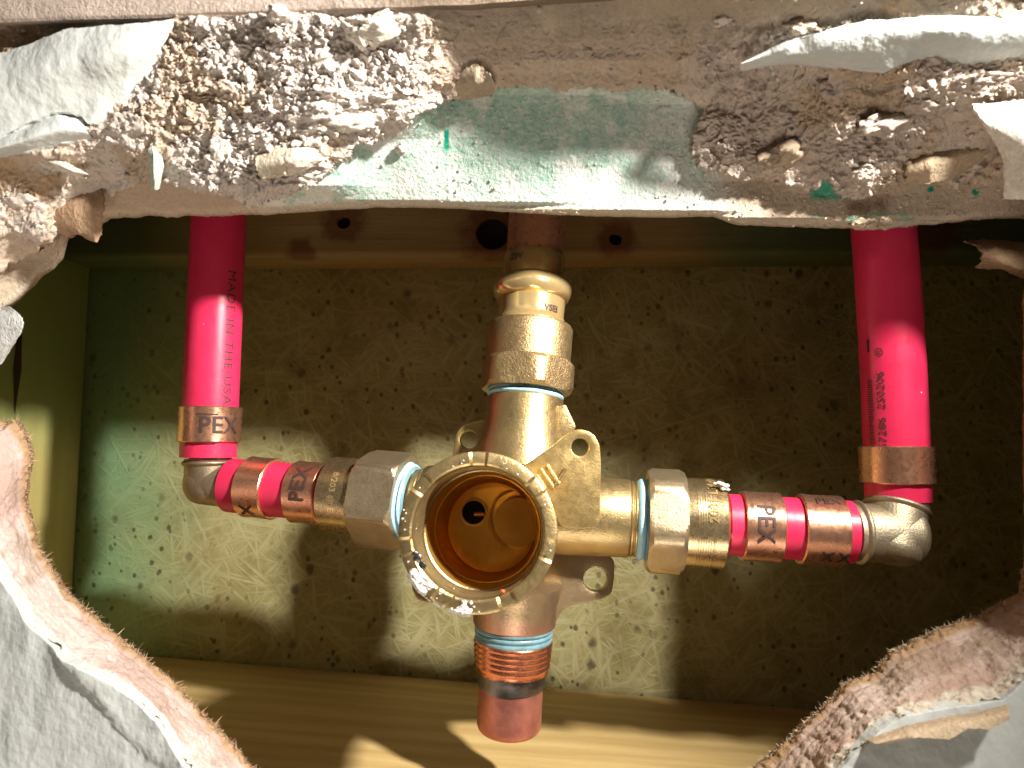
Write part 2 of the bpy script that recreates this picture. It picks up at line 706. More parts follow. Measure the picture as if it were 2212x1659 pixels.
YH = 227.0                                   # face of the board fixed across the back
stud_x = W(176, 1000, YB).x
h1, h2, hc, hk = W(742, 480, YH), W(1330, 516, YH), W(1064, 504, YH), W(2012, 498, YH)
hd = Vector((0, 1, 0))
cut = [cyl_mesh(p - hd * 5, p + hd * 12, r, 28) for p, r in ((h1, 2.3), (h2, 2.2), (hc, 5.6))]
header = box('wood_header', stud_x + .4, 204.6, YH, YB - .4, zt, zt + 80,
             mat_wood('header_timber', (.40, .29, .125), (.26, .16, .065), 'x',
                      ((.06, .13, .06), ((-100 * S, -135 * S), (45 * S, 75 * S)), 'X'),
                      [(h1 * S, .0105), (h2 * S, .0095), (hc * S, .0150), (hk * S, .0125), (W(650, 545, YH) * S, .007)],
                      None), 2.0, None, cut)
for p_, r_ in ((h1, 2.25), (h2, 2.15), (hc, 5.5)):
    solid('hole_shade_disc', lathe([(0, r_), (.3, r_)], p_ + hd * 2.2, p_ + hd * 4, 28), M['hole_shade'], header, 40)  # dark disc set inside each drilled hole, painting its shade
tag(header, 'horizontal timber board with dark nail holes behind the pipe tops', 'timber')

stud = box('wood_stud', stud_x - 38, stud_x, 157, YB - .4, -260, 320,
           mat_wood('stud_timber', (.56, .49, .19), (.44, .36, .12), 'z',
                    ((.26, .40, .15), ((-8 * S, 22 * S),), 'Z')), 1.5)
tag(stud, 'greenish upright timber stud at the left of the cavity', 'timber')
crack = Vector((stud_x + .12, 0, 0))

pa, pb = W(300, 1412, YB), W(1640, 1520, YB)
sl = math.atan2(pb.z - pa.z, pb.x - pa.x)
mid = (pa + pb) / 2
mid = pa + (pb - pa) * ((0 - pa.x) / (pb.x - pa.x))
sill = box('wood_sill', -170, 240, 150, YB - .4, mid.z - 36, mid.z, mat_wood('sill_timber', (.64, .48, .21), (.46, .30, .115), 'x', scale=.8), 1.5, rot_y=-sl)
# the box turned about its own middle: bring its top face back through the traced line
dz = 0.0
c0 = Vector((35, 0, mid.z - 18))
top_at = lambda x: c0.z + (x - c0.x) * math.tan(sl) + 18 / math.cos(sl)
sill.location.z = (mid.z - top_at(0)) * S
tag(sill, 'pale yellow timber board below the capped copper stub', 'timber')
rstud = box('wood_stud', 205, 243, 157, YB - .4, -260, 320, stud.data.materials[0], 1.5)
tag(rstud, 'shadowed timber stud at the right end of the cavity', 'timber')


def on_sill(px, py):
    a, b = W(px, py, 100), W(px, py, 300)
    f = lambda p: p.z - (mid.z + p.x * math.tan(sl))
    t = f(a) / (f(a) - f(b))
    return a.lerp(b, t)


def stroke(name, pts, w, mat, parent, lift=.12):
    vs, fs = [], []
    for i, p in enumerate(pts):
        q = pts[min(i + 1, len(pts) - 1)] - pts[max(i - 1, 0)]
        s = Vector((-q.y, q.x, 0)).normalized() * w * (.6 + .4 * math.sin(math.pi * (i + .6) / (len(pts) + .2)))
        for k in (-1, 1):
            v = p + s * k
            vs.append((v.x, v.y, v.z + lift))
    for i in range(len(pts) - 1):
        fs.append((2 * i, 2 * i + 1, 2 * i + 3, 2 * i + 2))
    return new_obj(name, mesh_from(name, vs, fs), mat, parent)


for pl, w in (([(1586, 1524), (1606, 1580), (1622, 1620), (1638, 1668)], 1.1), ([(1639, 1556), (1642, 1590), (1644, 1640)], .7), ([(1566, 1582), (1596, 1606), (1630, 1640)], .6)):
    pts = [on_sill(*p) + Vector((0, 0, 0)) for p in pl]
    stroke('pencil_mark', pts, w, M['ink_soft'], sill, .25)

# crack in the stud
cp = []
for (zz, ww) in ((W(45, 700, 200).z, .5), (W(45, 790, 200).z, .9), (W(45, 850, 200).z, .35), (W(45, 890, 200).z, .05)):
    cp.append((zz, ww))
cy = 212
vs, fs = [], []
for z, w in cp:
    vs += [(stud_x + .15, cy - 2 * w, z), (stud_x + .15, cy + 2 * w, z)]
for i in range(len(cp) - 1):
    fs.append((2 * i, 2 * i + 1, 2 * i + 3, 2 * i + 2))
new_obj('crack', mesh_from('crack', vs, fs), M['ink_soft'], stud)

# ------------------------------------------------------------------ broken wall, upper side
def sdist(px, py, poly):
    """signed distance (inside positive) to a polygon in the picture's layout"""
    P = np.array(poly, float)
    Q = np.roll(P, -1, 0)
    best = np.full(px.shape, 1e9)
    ins = np.zeros(px.shape, bool)
    for (ax, ay), (bx, by) in zip(P, Q):
        dx, dy = bx - ax, by - ay
        L = dx * dx + dy * dy + 1e-9
        t = np.clip(((px - ax) * dx + (py - ay) * dy) / L, 0, 1)
        best = np.minimum(best, np.hypot(px - ax - t * dx, py - ay - t * dy))
        c = ((ay > py) != (by > py)) & (px < (bx - ax) * (py - ay) / (by - ay + 1e-12) + ax)
        ins ^= c
    return np.where(ins, best, -best)


LIP = [(-1400, 900), (-300, 860), (-110, 770), (-60, 715), (0, 664), (30, 640), (75, 592), (105, 572), (122, 552), (132, 512), (150, 500), (200, 482), (228, 464), (300, 460), (420, 461), (560, 457),
       (700, 447), (800, 442), (860, 440), (1000, 444), (1106, 452), (1250, 459), (1400, 463), (1545, 461), (1590, 476), (1700, 484), (1850, 488), (1920, 490), (2000, 480),
       (2100, 470), (2212, 463), (2300, 470), (2500, 520), (3600, 560)]
lipx, lipy = np.array(LIP, float).T
GREEN = [(-1500, 1000), (-300, 700), (60, 560), (230, 420), (330, 385), (470, 430), (540, 440), (640, 412), (712, 372), (770, 312), (840, 292), (878, 274), (884, 252), (940, 228), (985, 208), (1060, 203), (1080, 195),
         (1300, 190), (1440, 193), (1474, 206), (1516, 236), (1500, 290), (1494, 345), (1522, 372), (1560, 372), (1606, 384), (1745, 404), (1785, 380), (1823, 428),
         (1880, 424), (1945, 392), (2000, 380), (2100, 400), (2212, 380), (3700, 380), (3700, 1000)]
# depth profiles: at each px a list of (py, depth) from the lip upward
PROF = {
    -1400: [(900, 150.5), (600, 140), (300, 130), (100, 122), (40, 122), (-300, 122), (-900, 121)],
    -100: [(770, 154), (700, 150.5), (560, 140), (430, 135), (320, 131), (180, 127), (90, 130), (50, 126), (-300, 122), (-900, 121)],
    60: [(610, 154), (560, 150.5), (500, 143), (430, 139), (360, 135), (330, 131), (200, 129), (110, 130), (50, 128), (-300, 122), (-900, 121)],
    230: [(464, 154), (450, 150.5), (380, 141), (330, 135), (280, 131), (120, 128), (60, 128), (-300, 122), (-900, 121)],
    420: [(461, 154), (452, 150.5), (400, 140), (330, 136), (250, 132), (170, 129), (100, 127.5), (50, 125.5), (-300, 122), (-900, 121)],
    640: [(452, 154), (445, 150.5), (400, 141), (330, 137), (250, 133), (170, 130), (100, 128), (40, 125.5), (-300, 122), (-900, 121)],
    860: [(440, 154), (432, 151.5), (300, 143), (250, 137), (170, 132), (100, 130), (40, 126), (-300, 122), (-900, 121)],
    1000: [(444, 154), (436, 151.5), (230, 142), (205, 141), (150, 134), (100, 130.5), (40, 126), (0, 123.5), (-60, 120), (-300, 118), (-900, 117)],
    1300: [(461, 154), (453, 151.5), (205, 141.5), (195, 140.5), (130, 132), (100, 130.5), (40, 126), (0, 123.5), (-60, 120), (-300, 118), (-900, 117)],
    1480: [(463, 154), (455, 151.5), (225, 145), (205, 141), (130, 132), (100, 130), (40, 125), (0, 119.5), (-60, 115), (-300, 112), (-900, 111)],
    1620: [(478, 154), (470, 151.5), (390, 150), (340, 147), (240, 142), (150, 135), (100, 130), (40, 125), (0, 119.5), (-60, 115), (-300, 112), (-900, 111)],
    1850: [(488, 154), (478, 151.5), (420, 150), (380, 146), (300, 141), (220, 135), (150, 129), (110, 127), (40, 123), (0, 119.5), (-60, 115), (-300, 112), (-900, 111)],
    2050: [(475, 154), (466, 151.5), (400, 149), (350, 146), (300, 140), (240, 134), (170, 129), (110, 127), (40, 122), (0, 119.5), (-60, 115), (-300, 112), (-900, 111)],
    2300: [(470, 154), (460, 151.5), (400, 145), (330, 139), (280, 132), (200, 127), (120, 124), (40, 120), (0, 119.5), (-60, 115), (-300, 112), (-900, 111)],
    3600: [(560, 154), (520, 150.5), (400, 144), (300, 136), (200, 127), (120, 124), (40, 120), (0, 119.5), (-60, 115), (-300, 112), (-900, 111)],
}


def depth_map(px, py):
    keys = sorted(PROF)
    cols = []
    for k in keys:
        a = np.array(sorted(PROF[k]), float)
        cols.append(np.interp(py, a[:, 0], a[:, 1]))
    cols = np.stack(cols)
    kk = np.array(keys, float)
    i = np.clip(np.searchsorted(kk, px) - 1, 0, len(kk) - 2)
    t = np.clip((px - kk[i]) / (kk[i + 1] - kk[i]), 0, 1)
    t = t * t * (3 - 2 * t)
    a = np.take_along_axis(cols, i[None], 0)[0]
    b = np.take_along_axis(cols, (i + 1)[None], 0)[0]
    return a * (1 - t) + b * t


NX = 1080
xs = np.concatenate([np.linspace(-1300, -140, 60, endpoint=False), np.linspace(-140, 2340, NX - 120, endpoint=False), np.linspace(2340, 3500, 60)])
NV = 330
vv = np.concatenate([np.linspace(0, .80, 290, endpoint=False), np.linspace(.80, 1, 40)])
TOP = -200.0
PX = np.repeat(xs[:, None], NV, 1)
lip = np.interp(xs, lipx, lipy)
p1 = np.stack([xs / 40, xs * 0, xs * 0], -1)
lip = lip + 4.5 * fbm(p1, 1.0, 5, 5, .75) * (.6 + .4 * smooth(1560, 1600, xs) + .6 * smooth(620, 560, xs))
ROWPY = lip[:, None] + (TOP - lip)[:, None] * vv[None, :]
PY = ROWPY.copy()
q2 = np.stack([PX / 60, PY / 60, PX * 0], -1)
# board / broken core boundary, made ragged
sd = sdist(PX, PY, GREEN) + 13 * fbm(q2, 1.2, 5, 21, .65) + 7 * fbm(q2, 5.0, 3, 25, .7)
board = smooth(-2.5, 2.5, sd)
D = depth_map(PX, PY)
left_gyp = smooth(200, 380, PX) * smooth(930, 860, PX)
right_gyp = smooth(1490, 1560, PX)
corner = smooth(230, 140, PX)
front = smooth(60, 20, PY)
lip_t = 1 - board
# core stands proud of the board
D = D - lip_t * (3.2 + 1.2 * fbm(q2, .6, 3, 31)) * (1 - .55 * smooth(200, 150, PY) * smooth(900, 1000, PX) * smooth(1500, 1450, PX))
P = Wn(PX, PY, D)
dU = np.gradient(P, axis=0)
dV = np.gradient(P, axis=1)
N = np.cross(dU, dV)
N /= np.linalg.norm(N, axis=-1, keepdims=True) + 1e-12
N = np.where((N * P).sum(-1, keepdims=True) > 0, -N, N)
# smooth the normals a little so that the relief does not shear
for _ in range(6):
    N[1:-1, 1:-1] = (N[1:-1, 1:-1] + N[:-2, 1:-1] + N[2:, 1:-1] + N[1:-1, :-2] + N[1:-1, 2:]) / 5
N /= np.linalg.norm(N, axis=-1, keepdims=True) + 1e-12
flat_l = P * np.array([.22, 1, 1.0])
c1, v1 = cells(P, .22, 3)
c2, v2 = cells(P + fbm(P, .5, 2, 77)[..., None] * .8, .55, 4)
warp3 = np.stack([fbm(P, .35, 3, 301), fbm(P, .35, 3, 311), fbm(P, .35, 3, 321)], -1)
Pw_ = P + warp3 * 1.6
lumps = (1 - np.minimum(c1, 1)) * (v1 - .2) * 1.1 + facets(Pw_ * np.array([.8, 1, 1.2]), .26, 330) * 1.0 + facets(Pw_, .62, 340) * .7 + facets(Pw_, 1.3, 350) * .42 + facets(Pw_, 2.4, 355) * .2
crumble = billow(P, .30, 5, 41, .62) * .55 + .35 * fbm(P, 1.6, 3, 361, .8)
layers = billow(flat_l, .55, 4, 51, .6) * 1.5
kl = smooth(560, 700, PX) * smooth(900, 820, PX) * smooth(160, 210, PY)     # flaky layered part
calm = 1 - .45 * smooth(-.05, .25, fbm(P, .055, 3, 381))
rough_amp = lip_t * (.46 + .36 * left_gyp + .26 * right_gyp) * calm
rough_amp *= 1 - .42 * smooth(930, 990, PX) * smooth(1480, 1420, PX)
rough_amp *= 1 - .55 * corner * smooth(500, 560, PY)
rough_amp *= 1 - .8 * front
disp = rough_amp * ((lumps + crumble) * (1 - .6 * kl) + layers * kl * 1.2 + .5 * fbm(P, .12, 3, 61))
# board: dust grit and cast crumbs
grit = fbm(P, 1.1, 4, 71, .7)
dust_k = smooth(-.25, .35, fbm(P, .16, 3, 81) + .55 * smooth(1300, 1560, PX) + .75 * smooth(650, 560, PX) + .35 * smooth(760, 680, PX))
disp += board * (.16 * grit + .28 * np.maximum(0, fbm(P, .8, 3, 91) - .1) * (.4 + dust_k))
vn = np.zeros_like(PX) + vv[None, :]
disp *= smooth(-.002, .01, vn) * .9 + .1
P2 = P + N * disp[..., None]

# material colours; the right and upper right also carry painted shade
gyp_w = np.array([.69, .62, .565])
gyp_t = np.array([.62, .515, .435])
brown = np.array([.55, .43, .325])
greyb = np.array([.56, .47, .37])
grn = np.array([.012, .38, .255])
dst = np.array([.80, .82, .78])
tan = np.array([.56, .44, .34])
n3 = fbm(P, .25, 4, 101)
n4 = fbm(P, .7, 4, 111)
w_white = np.clip(.55 + .45 * left_gyp - .65 * right_gyp + .5 * n3 + .45 * (disp > .5) * 1.0, 0, 1)  # right side toned towards tan: its shade is put into the colour
w_white *= 1 - .75 * smooth(900, 980, PX) * smooth(1520, 1440, PX)
core = gyp_t + (gyp_w - gyp_t) * w_white[..., None]
mid_br = smooth(860, 960, PX) * smooth(1560, 1450, PX)
mb = np.clip(mid_br * (.75 + .8 * n3), 0, 1) * smooth(205, 190, PY)
core = core + (brown - core) * (mb * .8)[..., None]
greyish = np.clip(smooth(110, 60, PY) * smooth(800, 1000, PX) * (.9 + n3), 0, 1)
core = core + (greyb * .8 - core) * np.clip(greyish * .85 + .6 * smooth(45, 20, PY) * smooth(900, 1100, PX), 0, 1)[..., None]  # upper right darkened in colour, standing in for dimmer light there
pap = np.clip(smooth(.12, .3, fbm(P, .09, 3, 131)) * (1 - board) * .6 + corner * smooth(-.1, .2, n3) * .5, 0, 1)
core = core + (np.array([.55, .40, .26]) - core) * pap[..., None]
dcov = np.clip(.42 + .75 * n4 + .40 * fbm(P, .07, 3, 121) + .85 * smooth(1440, 1640, PX) + .9 * smooth(640, 540, PX) + .30 * smooth(800, 690, PX), 0, 1)
grain = fbm(P, 1.5, 4, 371, .8)
clump = smooth(800, 690, PX) + smooth(1330, 1480, PX)
edge_teal = .34 * (smooth(860, 700, PX) * smooth(560, 640, PX) + smooth(1480, 1530, PX)) * smooth(-.1, .2, fbm(P, .2, 3, 391))
dcov = np.clip(.62 - edge_teal + .16 * smooth(350, 440, PY) + .25 * smooth(.05, .3, fbm(P, .22, 4, 395)) + .20 * fbm(P, .10, 3, 121) + (.30 + .25 * np.clip(clump, 0, 1)) * grain + .22 * n4 + .22 * np.clip(clump, 0, 1) + .9 * smooth(1470, 1640, PX) + .9 * smooth(640, 540, PX), .05, .96)
mixd = smooth(1500, 1620, PX) + smooth(600, 520, PX)
dcol = dst + (tan - dst) * np.clip(mixd, 0, 1)[..., None]
stripe = smooth(455, 466, PY) * smooth(1560, 1620, PX) * smooth(-.15, .1, fbm(P * np.array([.4, 1, 1]), .35, 3, 141)) * smooth(2000, 1960, PX)
stripe = np.maximum(stripe, smooth(1740, 1760, PX) * smooth(1850, 1800, PX) * smooth(375, 400, PY) * smooth(440, 420, PY))
dcov = dcov * (1 - .85 * stripe)
bcol = grn + (dcol - grn) * dcov[..., None]
# pale paper thickness at the very lip
lipc = smooth(.020, .008, vn)
bcol = bcol + (np.array([.62, .54, .42]) - bcol) * (lipc * .85)[..., None]
for (gx, gy, r) in ((2010, 408, 9), (2106, 414, 10), (1937, 330, 8), (872, 300 + 40, 5)):
    k = smooth(r, r * .6, np.hypot(PX - gx, (PY - gy) * 1.1) + 4 * n4)
    bcol = bcol + (grn * .8 - bcol) * k[..., None]
k = smooth(7, 4.5, np.abs(PX - 965) + .5) * smooth(276, 284, PY) * smooth(332, 318, PY)
bcol = bcol + (np.array([.005, .36, .22]) - bcol) * k[..., None]
C = core + (bcol - core) * board[..., None]

# extra rows that turn the lip back into the wall
back1 = P2[:, :1].copy()
back1[..., 1] += 2.4
back2 = back1.copy()
back2[..., 1] += 1.0
back2[..., 2] += 40
G = np.concatenate([back2, back1, P2], 1)
GC = np.concatenate([C[:, :1] * .8, C[:, :1] * .8, C], 1)
GB = np.concatenate([np.ones((len(xs), 2)), board], 1)
nv = NV + 2
idx = np.arange(len(xs) * nv).reshape(len(xs), nv)
quads = np.stack([idx[:-1, :-1], idx[1:, :-1], idx[1:, 1:], idx[:-1, 1:]], -1).reshape(-1, 4)
bf = (GB[:-1, :-1] + GB[1:, :-1] + GB[1:, 1:] + GB[:-1, 1:]).reshape(-1) / 4


def sub_mesh(name, sel):
    q = quads[sel]
    u, inv = np.unique(q, return_inverse=True)
    me = mesh_np(name, G.reshape(-1, 3)[u], inv.reshape(-1, 4))
    paint(me, GC.reshape(-1, 3)[u])
    return me


gb = new_obj('green_board', sub_mesh('green_board', bf > .5), M['greenface'], None, 180)
tag(gb, 'green moisture board dusted with white plaster, exposed along the top of the hole', 'board')
wall = thing('broken_wall', 'painted plasterboard wall smashed open around the plumbing', 'wall')
wall['kind'] = 'structure'
up = new_obj('crumbled_core', sub_mesh('crumbled_core', bf <= .5), M['gypsum'], wall, 180)
tag(up, 'crumbling white gypsum edge above the pipes')

# ------------------------------------------------------------------ broken wall, lower sides
def resample(pts, n):
    p = np.array(pts, float)
    s = np.concatenate([[0], np.cumsum(np.linalg.norm(np.diff(p, axis=0), axis=1))])
    t = np.linspace(0, s[-1], n)
    return np.stack([np.interp(t, s, p[:, k]) for k in range(p.shape[1])], -1)


def side(name, lipp, edge, outer, dl, de, n, mlip=70, mface=110, step=None, seed=0, label=None, labelf=None, tint=(1, 1, 1)):
    L = resample(lipp, n)
    E = resample(edge, n)
    O = resample(outer, n)
    s1 = np.arange(n) / 9.0
    jag = np.stack([s1, s1 * 0, s1 * 0], -1)
    nrm = np.stack([-(np.gradient(L[:, 1])), np.gradient(L[:, 0])], -1)
    nrm /= np.linalg.norm(nrm, axis=1, keepdims=True)
    L = L + nrm * (5.0 * fbm(jag, .8, 5, seed + 1, .7))[:, None]
    E = E + nrm * (6.0 * fbm(jag, .6, 5, seed + 2, .7))[:, None]
    rows, cols, isf = [], [], []
    Lw = Wn(L[:, 0], L[:, 1], dl)
    b2 = Lw.copy()
    b2[:, 1] += 1.5
    b3 = Wn(O[:, 0] * .25 + L[:, 0] * .75, O[:, 1] * .25 + L[:, 1] * .75, dl + 2)
    rows += [b3, b2]
    for k in range(mlip + 1):
        t = k / mlip
        pq = L + (E - L) * t
        # paper, core and a slightly undercut skim coat
        d = dl + (de - dl) * (t ** .85)
        rows.append(Wn(pq[:, 0], pq[:, 1], d))
    Pm = np.stack(rows, 1)                      # n, m, 3
    T = np.concatenate([[-.02, -.01], np.arange(mlip + 1) / mlip])[None, :] + np.zeros((n, 1))
    du, dv = np.gradient(Pm, axis=0), np.gradient(Pm, axis=1)
    Nn = np.cross(du, dv)
    Nn /= np.linalg.norm(Nn, axis=-1, keepdims=True) + 1e-12
    Nn = np.where((Nn * Pm).sum(-1, keepdims=True) > 0, -Nn, Nn)
    Nn[:, :3] = Nn[:, 3:4]
    rough = smooth(.0, .1, T) * (.5 + .75 * smooth(.72, .85, T))
    dd = rough * (1.0 * fbm(Pm, .16, 4, seed + 3) + .5 * billow(Pm, .5, 4, seed + 4) + .35 * fbm(Pm, 1.3, 3, seed + 5))
    dd += smooth(.125, .08, T) * smooth(-.005, .02, T) * (.45 + .55 * fbm(Pm, .35, 4, seed + 15, .7) + .35 * facets(Pm, 1.0, seed + 16))          # torn paper plies stand proud
    dd += .22 * smooth(.1, .2, T) * facets(Pm, .45, seed + 17)
    dd -= .30 * np.exp(-((T - .135) / .016) ** 2)                      # seam between paper and core
    Pm2 = Pm + Nn * dd[..., None]
    cm = fbm(Pm, .10, 4, seed + 6)
    pink = np.array([.60, .46, .41]) + (np.array([.74, .64, .61]) - np.array([.60, .46, .41])) * smooth(-.3, .35, cm)[..., None]
    pink = pink + (np.array([.44, .35, .28]) - pink) * (smooth(.12, .32, fbm(Pm, .09, 4, seed + 7)) * .7)[..., None]
    papc = np.array([.52, .36, .22]) + np.array([.12, .1, .08]) * fbm(Pm, .8, 3, seed + 8)[..., None]
    kp = smooth(.125, .085, T + .03 * fbm(Pm, .5, 3, seed + 9))
    cc = pink + (papc - pink) * kp[..., None]
    kw = smooth(.76, .84, T + .10 * fbm(Pm, .3, 4, seed + 10))
    cc = cc + (np.array([.80, .77, .70]) - cc) * kw[..., None]
    cc = cc * np.array(tint)
    m = Pm2.shape[1]
    ii = np.arange(n * m).reshape(n, m)
    qd = np.stack([ii[:-1, :-1], ii[1:, :-1], ii[1:, 1:], ii[:-1, 1:]], -1).reshape(-1, 4)
    me = mesh_np(name, Pm2.reshape(-1, 3), qd)
    paint(me, cc.reshape(-1, 3))
    o1 = new_obj(name, me, M['cut'], wall, 180)
    if label:
        o1['label'] = label
    # painted face
    rows = []
    E3 = Pm2[:, -1]
    tt = np.linspace(0, 1, mface) ** 1.7
    Ep = E
    PXf = Ep[:, None, 0] + (O - Ep)[:, None, 0] * tt[None, :]
    PYf = Ep[:, None, 1] + (O - Ep)[:, None, 1] * tt[None, :]
    Df = de - .4 + 0 * PXf
    # roller texture and drips
    Pf = Wn(PXf, PYf, Df)
    hgt = .35 * fbm(Pf * np.array([1, 1, .35]), .14, 4, seed + 12) + .10 * fbm(Pf, .5, 3, seed + 13)
    if step is not None:
        hgt = hgt + step(PXf, PYf, Pf)
    curl = smooth(.03, .0, tt)[None, :] * (.9 * np.maximum(0, fbm(Pf, .12, 2, seed + 14) + .15))
    Df = Df - hgt - curl
    Df[:, 0] = Df[:, 0] + .15
    Pf = Wn(PXf, PYf, Df)
    bk = Pf[:, :1].copy()
    bk[..., 1] += 3.0
    Pf = np.concatenate([bk, Pf], 1)
    m = Pf.shape[1]
    ii = np.arange(n * m).reshape(n, m)
    qd = np.stack([ii[:-1, :-1], ii[1:, :-1], ii[1:, 1:], ii[:-1, 1:]], -1).reshape(-1, 4)
    me = mesh_np('painted_face', Pf.reshape(-1, 3), qd)
    o2 = new_obj('painted_face', me, M['paint'], wall, 180)
    if labelf:
        o2['label'] = labelf
    return o1, o2, Lw, L


def ridge(px, py, Pf):
    # lifted paint along a slanting edge, proud on its right hand
    ax, ay, bx, by = 112, 1428, 345, 1655
    wob = 9 * np.sin(py / 60.0) + 5 * np.sin(py / 23.0 + 1)
    L = math.hypot(bx - ax, by - ay)
    s = ((px - ax) * (by - ay) - (py - ay) * (bx - ax)) / L + wob * .6 - 4
    along = ((px - ax) * (bx - ax) + (py - ay) * (by - ay)) / L
    k = smooth(-2.5, 3, s) * smooth(150, 5, s)
    return k * .85 * smooth(-30, 30, along) * (1 - .6 * smooth(60, 400, along))


llip = [(-300, 700), (-120, 740), (-100, 800), (-60, 870), (0, 918), (35, 912), (52, 935), (66, 975), (58, 1020), (50, 1080), (62, 1130), (78, 1185), (98, 1215), (128, 1265), (174, 1312), (238, 1368), (290, 1412),
        (362, 1470), (405, 1518), (464, 1574), (518, 1636), (548, 1668), (620, 1760), (760, 1860), (1150, 1900)]
ledge = [(-420, 700), (-260, 760), (-230, 860), (-170, 980), (-110, 1060), (-70, 1130), (-30, 1200), (0, 1253), (30, 1288), (54, 1341), (88, 1374), (117, 1398), (133, 1424), (174, 1447), (245, 1480), (297, 1523),
         (335, 1558), (362, 1597), (395, 1654), (440, 1720), (520, 1800), (700, 1960), (1150, 2020)]
louter = [(-2200, 500), (-2300, 1300), (-2200, 3000), (-900, 3600), (1150, 3600)]
_, _, LLw, LL = side('cut_edge', llip, ledge, louter, 150, 132, 700, step=ridge, seed=200,
                     label='pinkish sawn gypsum edge at lower left', labelf='pale grey painted wall at lower left', tint=(.86, .82, .80))
rlip = [(1150, 1900), (1420, 1850), (1560, 1730), (1647, 1650), (1712, 1597), (1788, 1524), (1832, 1478), (1889, 1460), (1934, 1409), (2029, 1364), (2124, 1333), (2209, 1283), (2224, 1200), (2220, 1000), (2220, 800), (2220, 640), (2240, 560), (2320, 520), (2500, 540)]
redge = [(1150, 2020), (1480, 2000), (1700, 1860), (1800, 1680), (1850, 1628), (1872, 1606), (1900, 1575), (1960, 1545), (2030, 1535), (2082, 1524), (2166, 1516), (2212, 1474), (2285, 1390), (2300, 1200), (2300, 1000), (2300, 800), (2300, 640), (2310, 500), (2420, 420), (2560, 420)]
router = [(1150, 3600), (3000, 3600), (4400, 3000), (4500, 1300), (4300, 400)]
_, _, RLw, RL = side('cut_edge', rlip, redge, router, 150, 131, 640, seed=400,
                     label='fuzzy tan gypsum edge at lower right', labelf='shaded painted wall at lower right', tint=(.80, .74, .66))

# ------------------------------------------------------------------ paint flaps and torn paper
def patch(name, rows_px, mat, parent, nu=120, nv_=60, wob=.4, thick=.7, seed=0, label=None, col=None, ragged=6):
    """sheet through rows of (px, py, depth); rows go across, listed top to bottom"""
    R = np.stack([resample(r, nu) for r in rows_px], 0)          # k, nu, 3
    k = R.shape[0]
    t = np.linspace(0, k - 1, nv_)
    i = np.clip(np.floor(t).astype(int), 0, k - 2)
    f = (t - i)[:, None, None]
    A, B = R[i], R[i + 1]
    # catmull-rom across the rows
    Z, Y = R[np.clip(i - 1, 0, k - 1)], R[np.clip(i + 2, 0, k - 1)]
    X = .5 * ((2 * A) + (-Z + B) * f + (2 * Z - 5 * A + 4 * B - Y) * f ** 2 + (-Z + 3 * A - 3 * B + Y) * f ** 3)
    e = np.stack([np.arange(nu) / 5.0, np.zeros(nu), np.zeros(nu)], -1)
    X[-1, :, 1] += ragged * fbm(e, .8, 4, seed + 1, .7)
    X[0, :, 1] += ragged * .6 * fbm(e, .8, 4, seed + 2, .7)
    e2 = np.stack([np.arange(nv_) / 5.0, np.zeros(nv_), np.zeros(nv_)], -1)
    X[:, -1, 0] += ragged * fbm(e2, .8, 4, seed + 3, .7)
    X[:, 0, 0] += ragged * fbm(e2, .8, 4, seed + 4, .7)
    Pw = Wn(X[..., 0], X[..., 1], X[..., 2])
    h = wob * fbm(Pw, .12, 4, seed)
    Pw[..., 1] -= h
    Pb = Pw.copy()
    Pb[..., 1] += thick
    nn = nu * nv_
    ii = np.arange(nn).reshape(nv_, nu)
    q = np.stack([ii[:-1, :-1], ii[1:, :-1], ii[1:, 1:], ii[:-1, 1:]], -1).reshape(-1, 4)
    qb = q[:, ::-1] + nn
    rim = np.concatenate([ii[0, :], ii[1:, -1], ii[-1, -2::-1], ii[-2::-1, 0]])
    r2 = np.roll(rim, -1)
    qr = np.stack([rim, r2, r2 + nn, rim + nn], -1)[:-1]
    me = mesh_np(name, np.concatenate([Pw.reshape(-1, 3), Pb.reshape(-1, 3)]), np.concatenate([q, qb, qr]))
    if col is not None:
        cb = col(X[..., 0], Pw) if callable(col) else np.array(col)
        c = cb * (1 + .18 * fbm(Pw, .3, 4, seed + 7)[..., None])
        paint(me, np.concatenate([c.reshape(-1, 3), c.reshape(-1, 3) * .95]))
    o = new_obj(name, me, mat, parent, 60)
    if label:
        o['label'] = label
    return o


patch('paint_flap', [
    [(-200, 130, 122.4), (0, 116, 121.4), (70, 92, 120.9), (150, 60, 120.4), (260, 54, 120.4), (374, 42, 121.4)],
    [(-200, 180, 121.4), (0, 170, 120.4), (100, 142, 119.9), (200, 125, 119.9), (280, 112, 120.4), (350, 92, 122.4)],
    [(-200, 250, 123.4), (0, 238, 122.4), (90, 200, 121.9), (180, 188, 122.9), (270, 176, 123.9), (336, 150, 125.4)],
    [(-200, 345, 126.4), (0, 300, 124.9), (60, 268, 124.4), (120, 238, 124.4), (172, 248, 125.9), (195, 268, 126.9), (262, 262, 128.4), (300, 225, 128.4)],
], M['paint'], wall, 150, 80, .45, .9, 500, 'bent flap of pale painted skin at upper left')
patch('paint_flap', [
    [(-200, 340, 126.6), (0, 290, 125.6), (60, 266, 125.6), (120, 240, 125.6), (176, 250, 127.1)],
    [(-200, 360, 124.6), (0, 318, 123.6), (80, 290, 123.6), (140, 275, 124.6), (185, 283, 127.1)],
    [(-200, 420, 127.6), (0, 334, 126.6), (60, 326, 126.6), (130, 308, 127.6), (200, 300, 129.6)],
], M['paint'], wall, 110, 50, .25, .8, 520, 'curled strip of painted skin below the big flap')
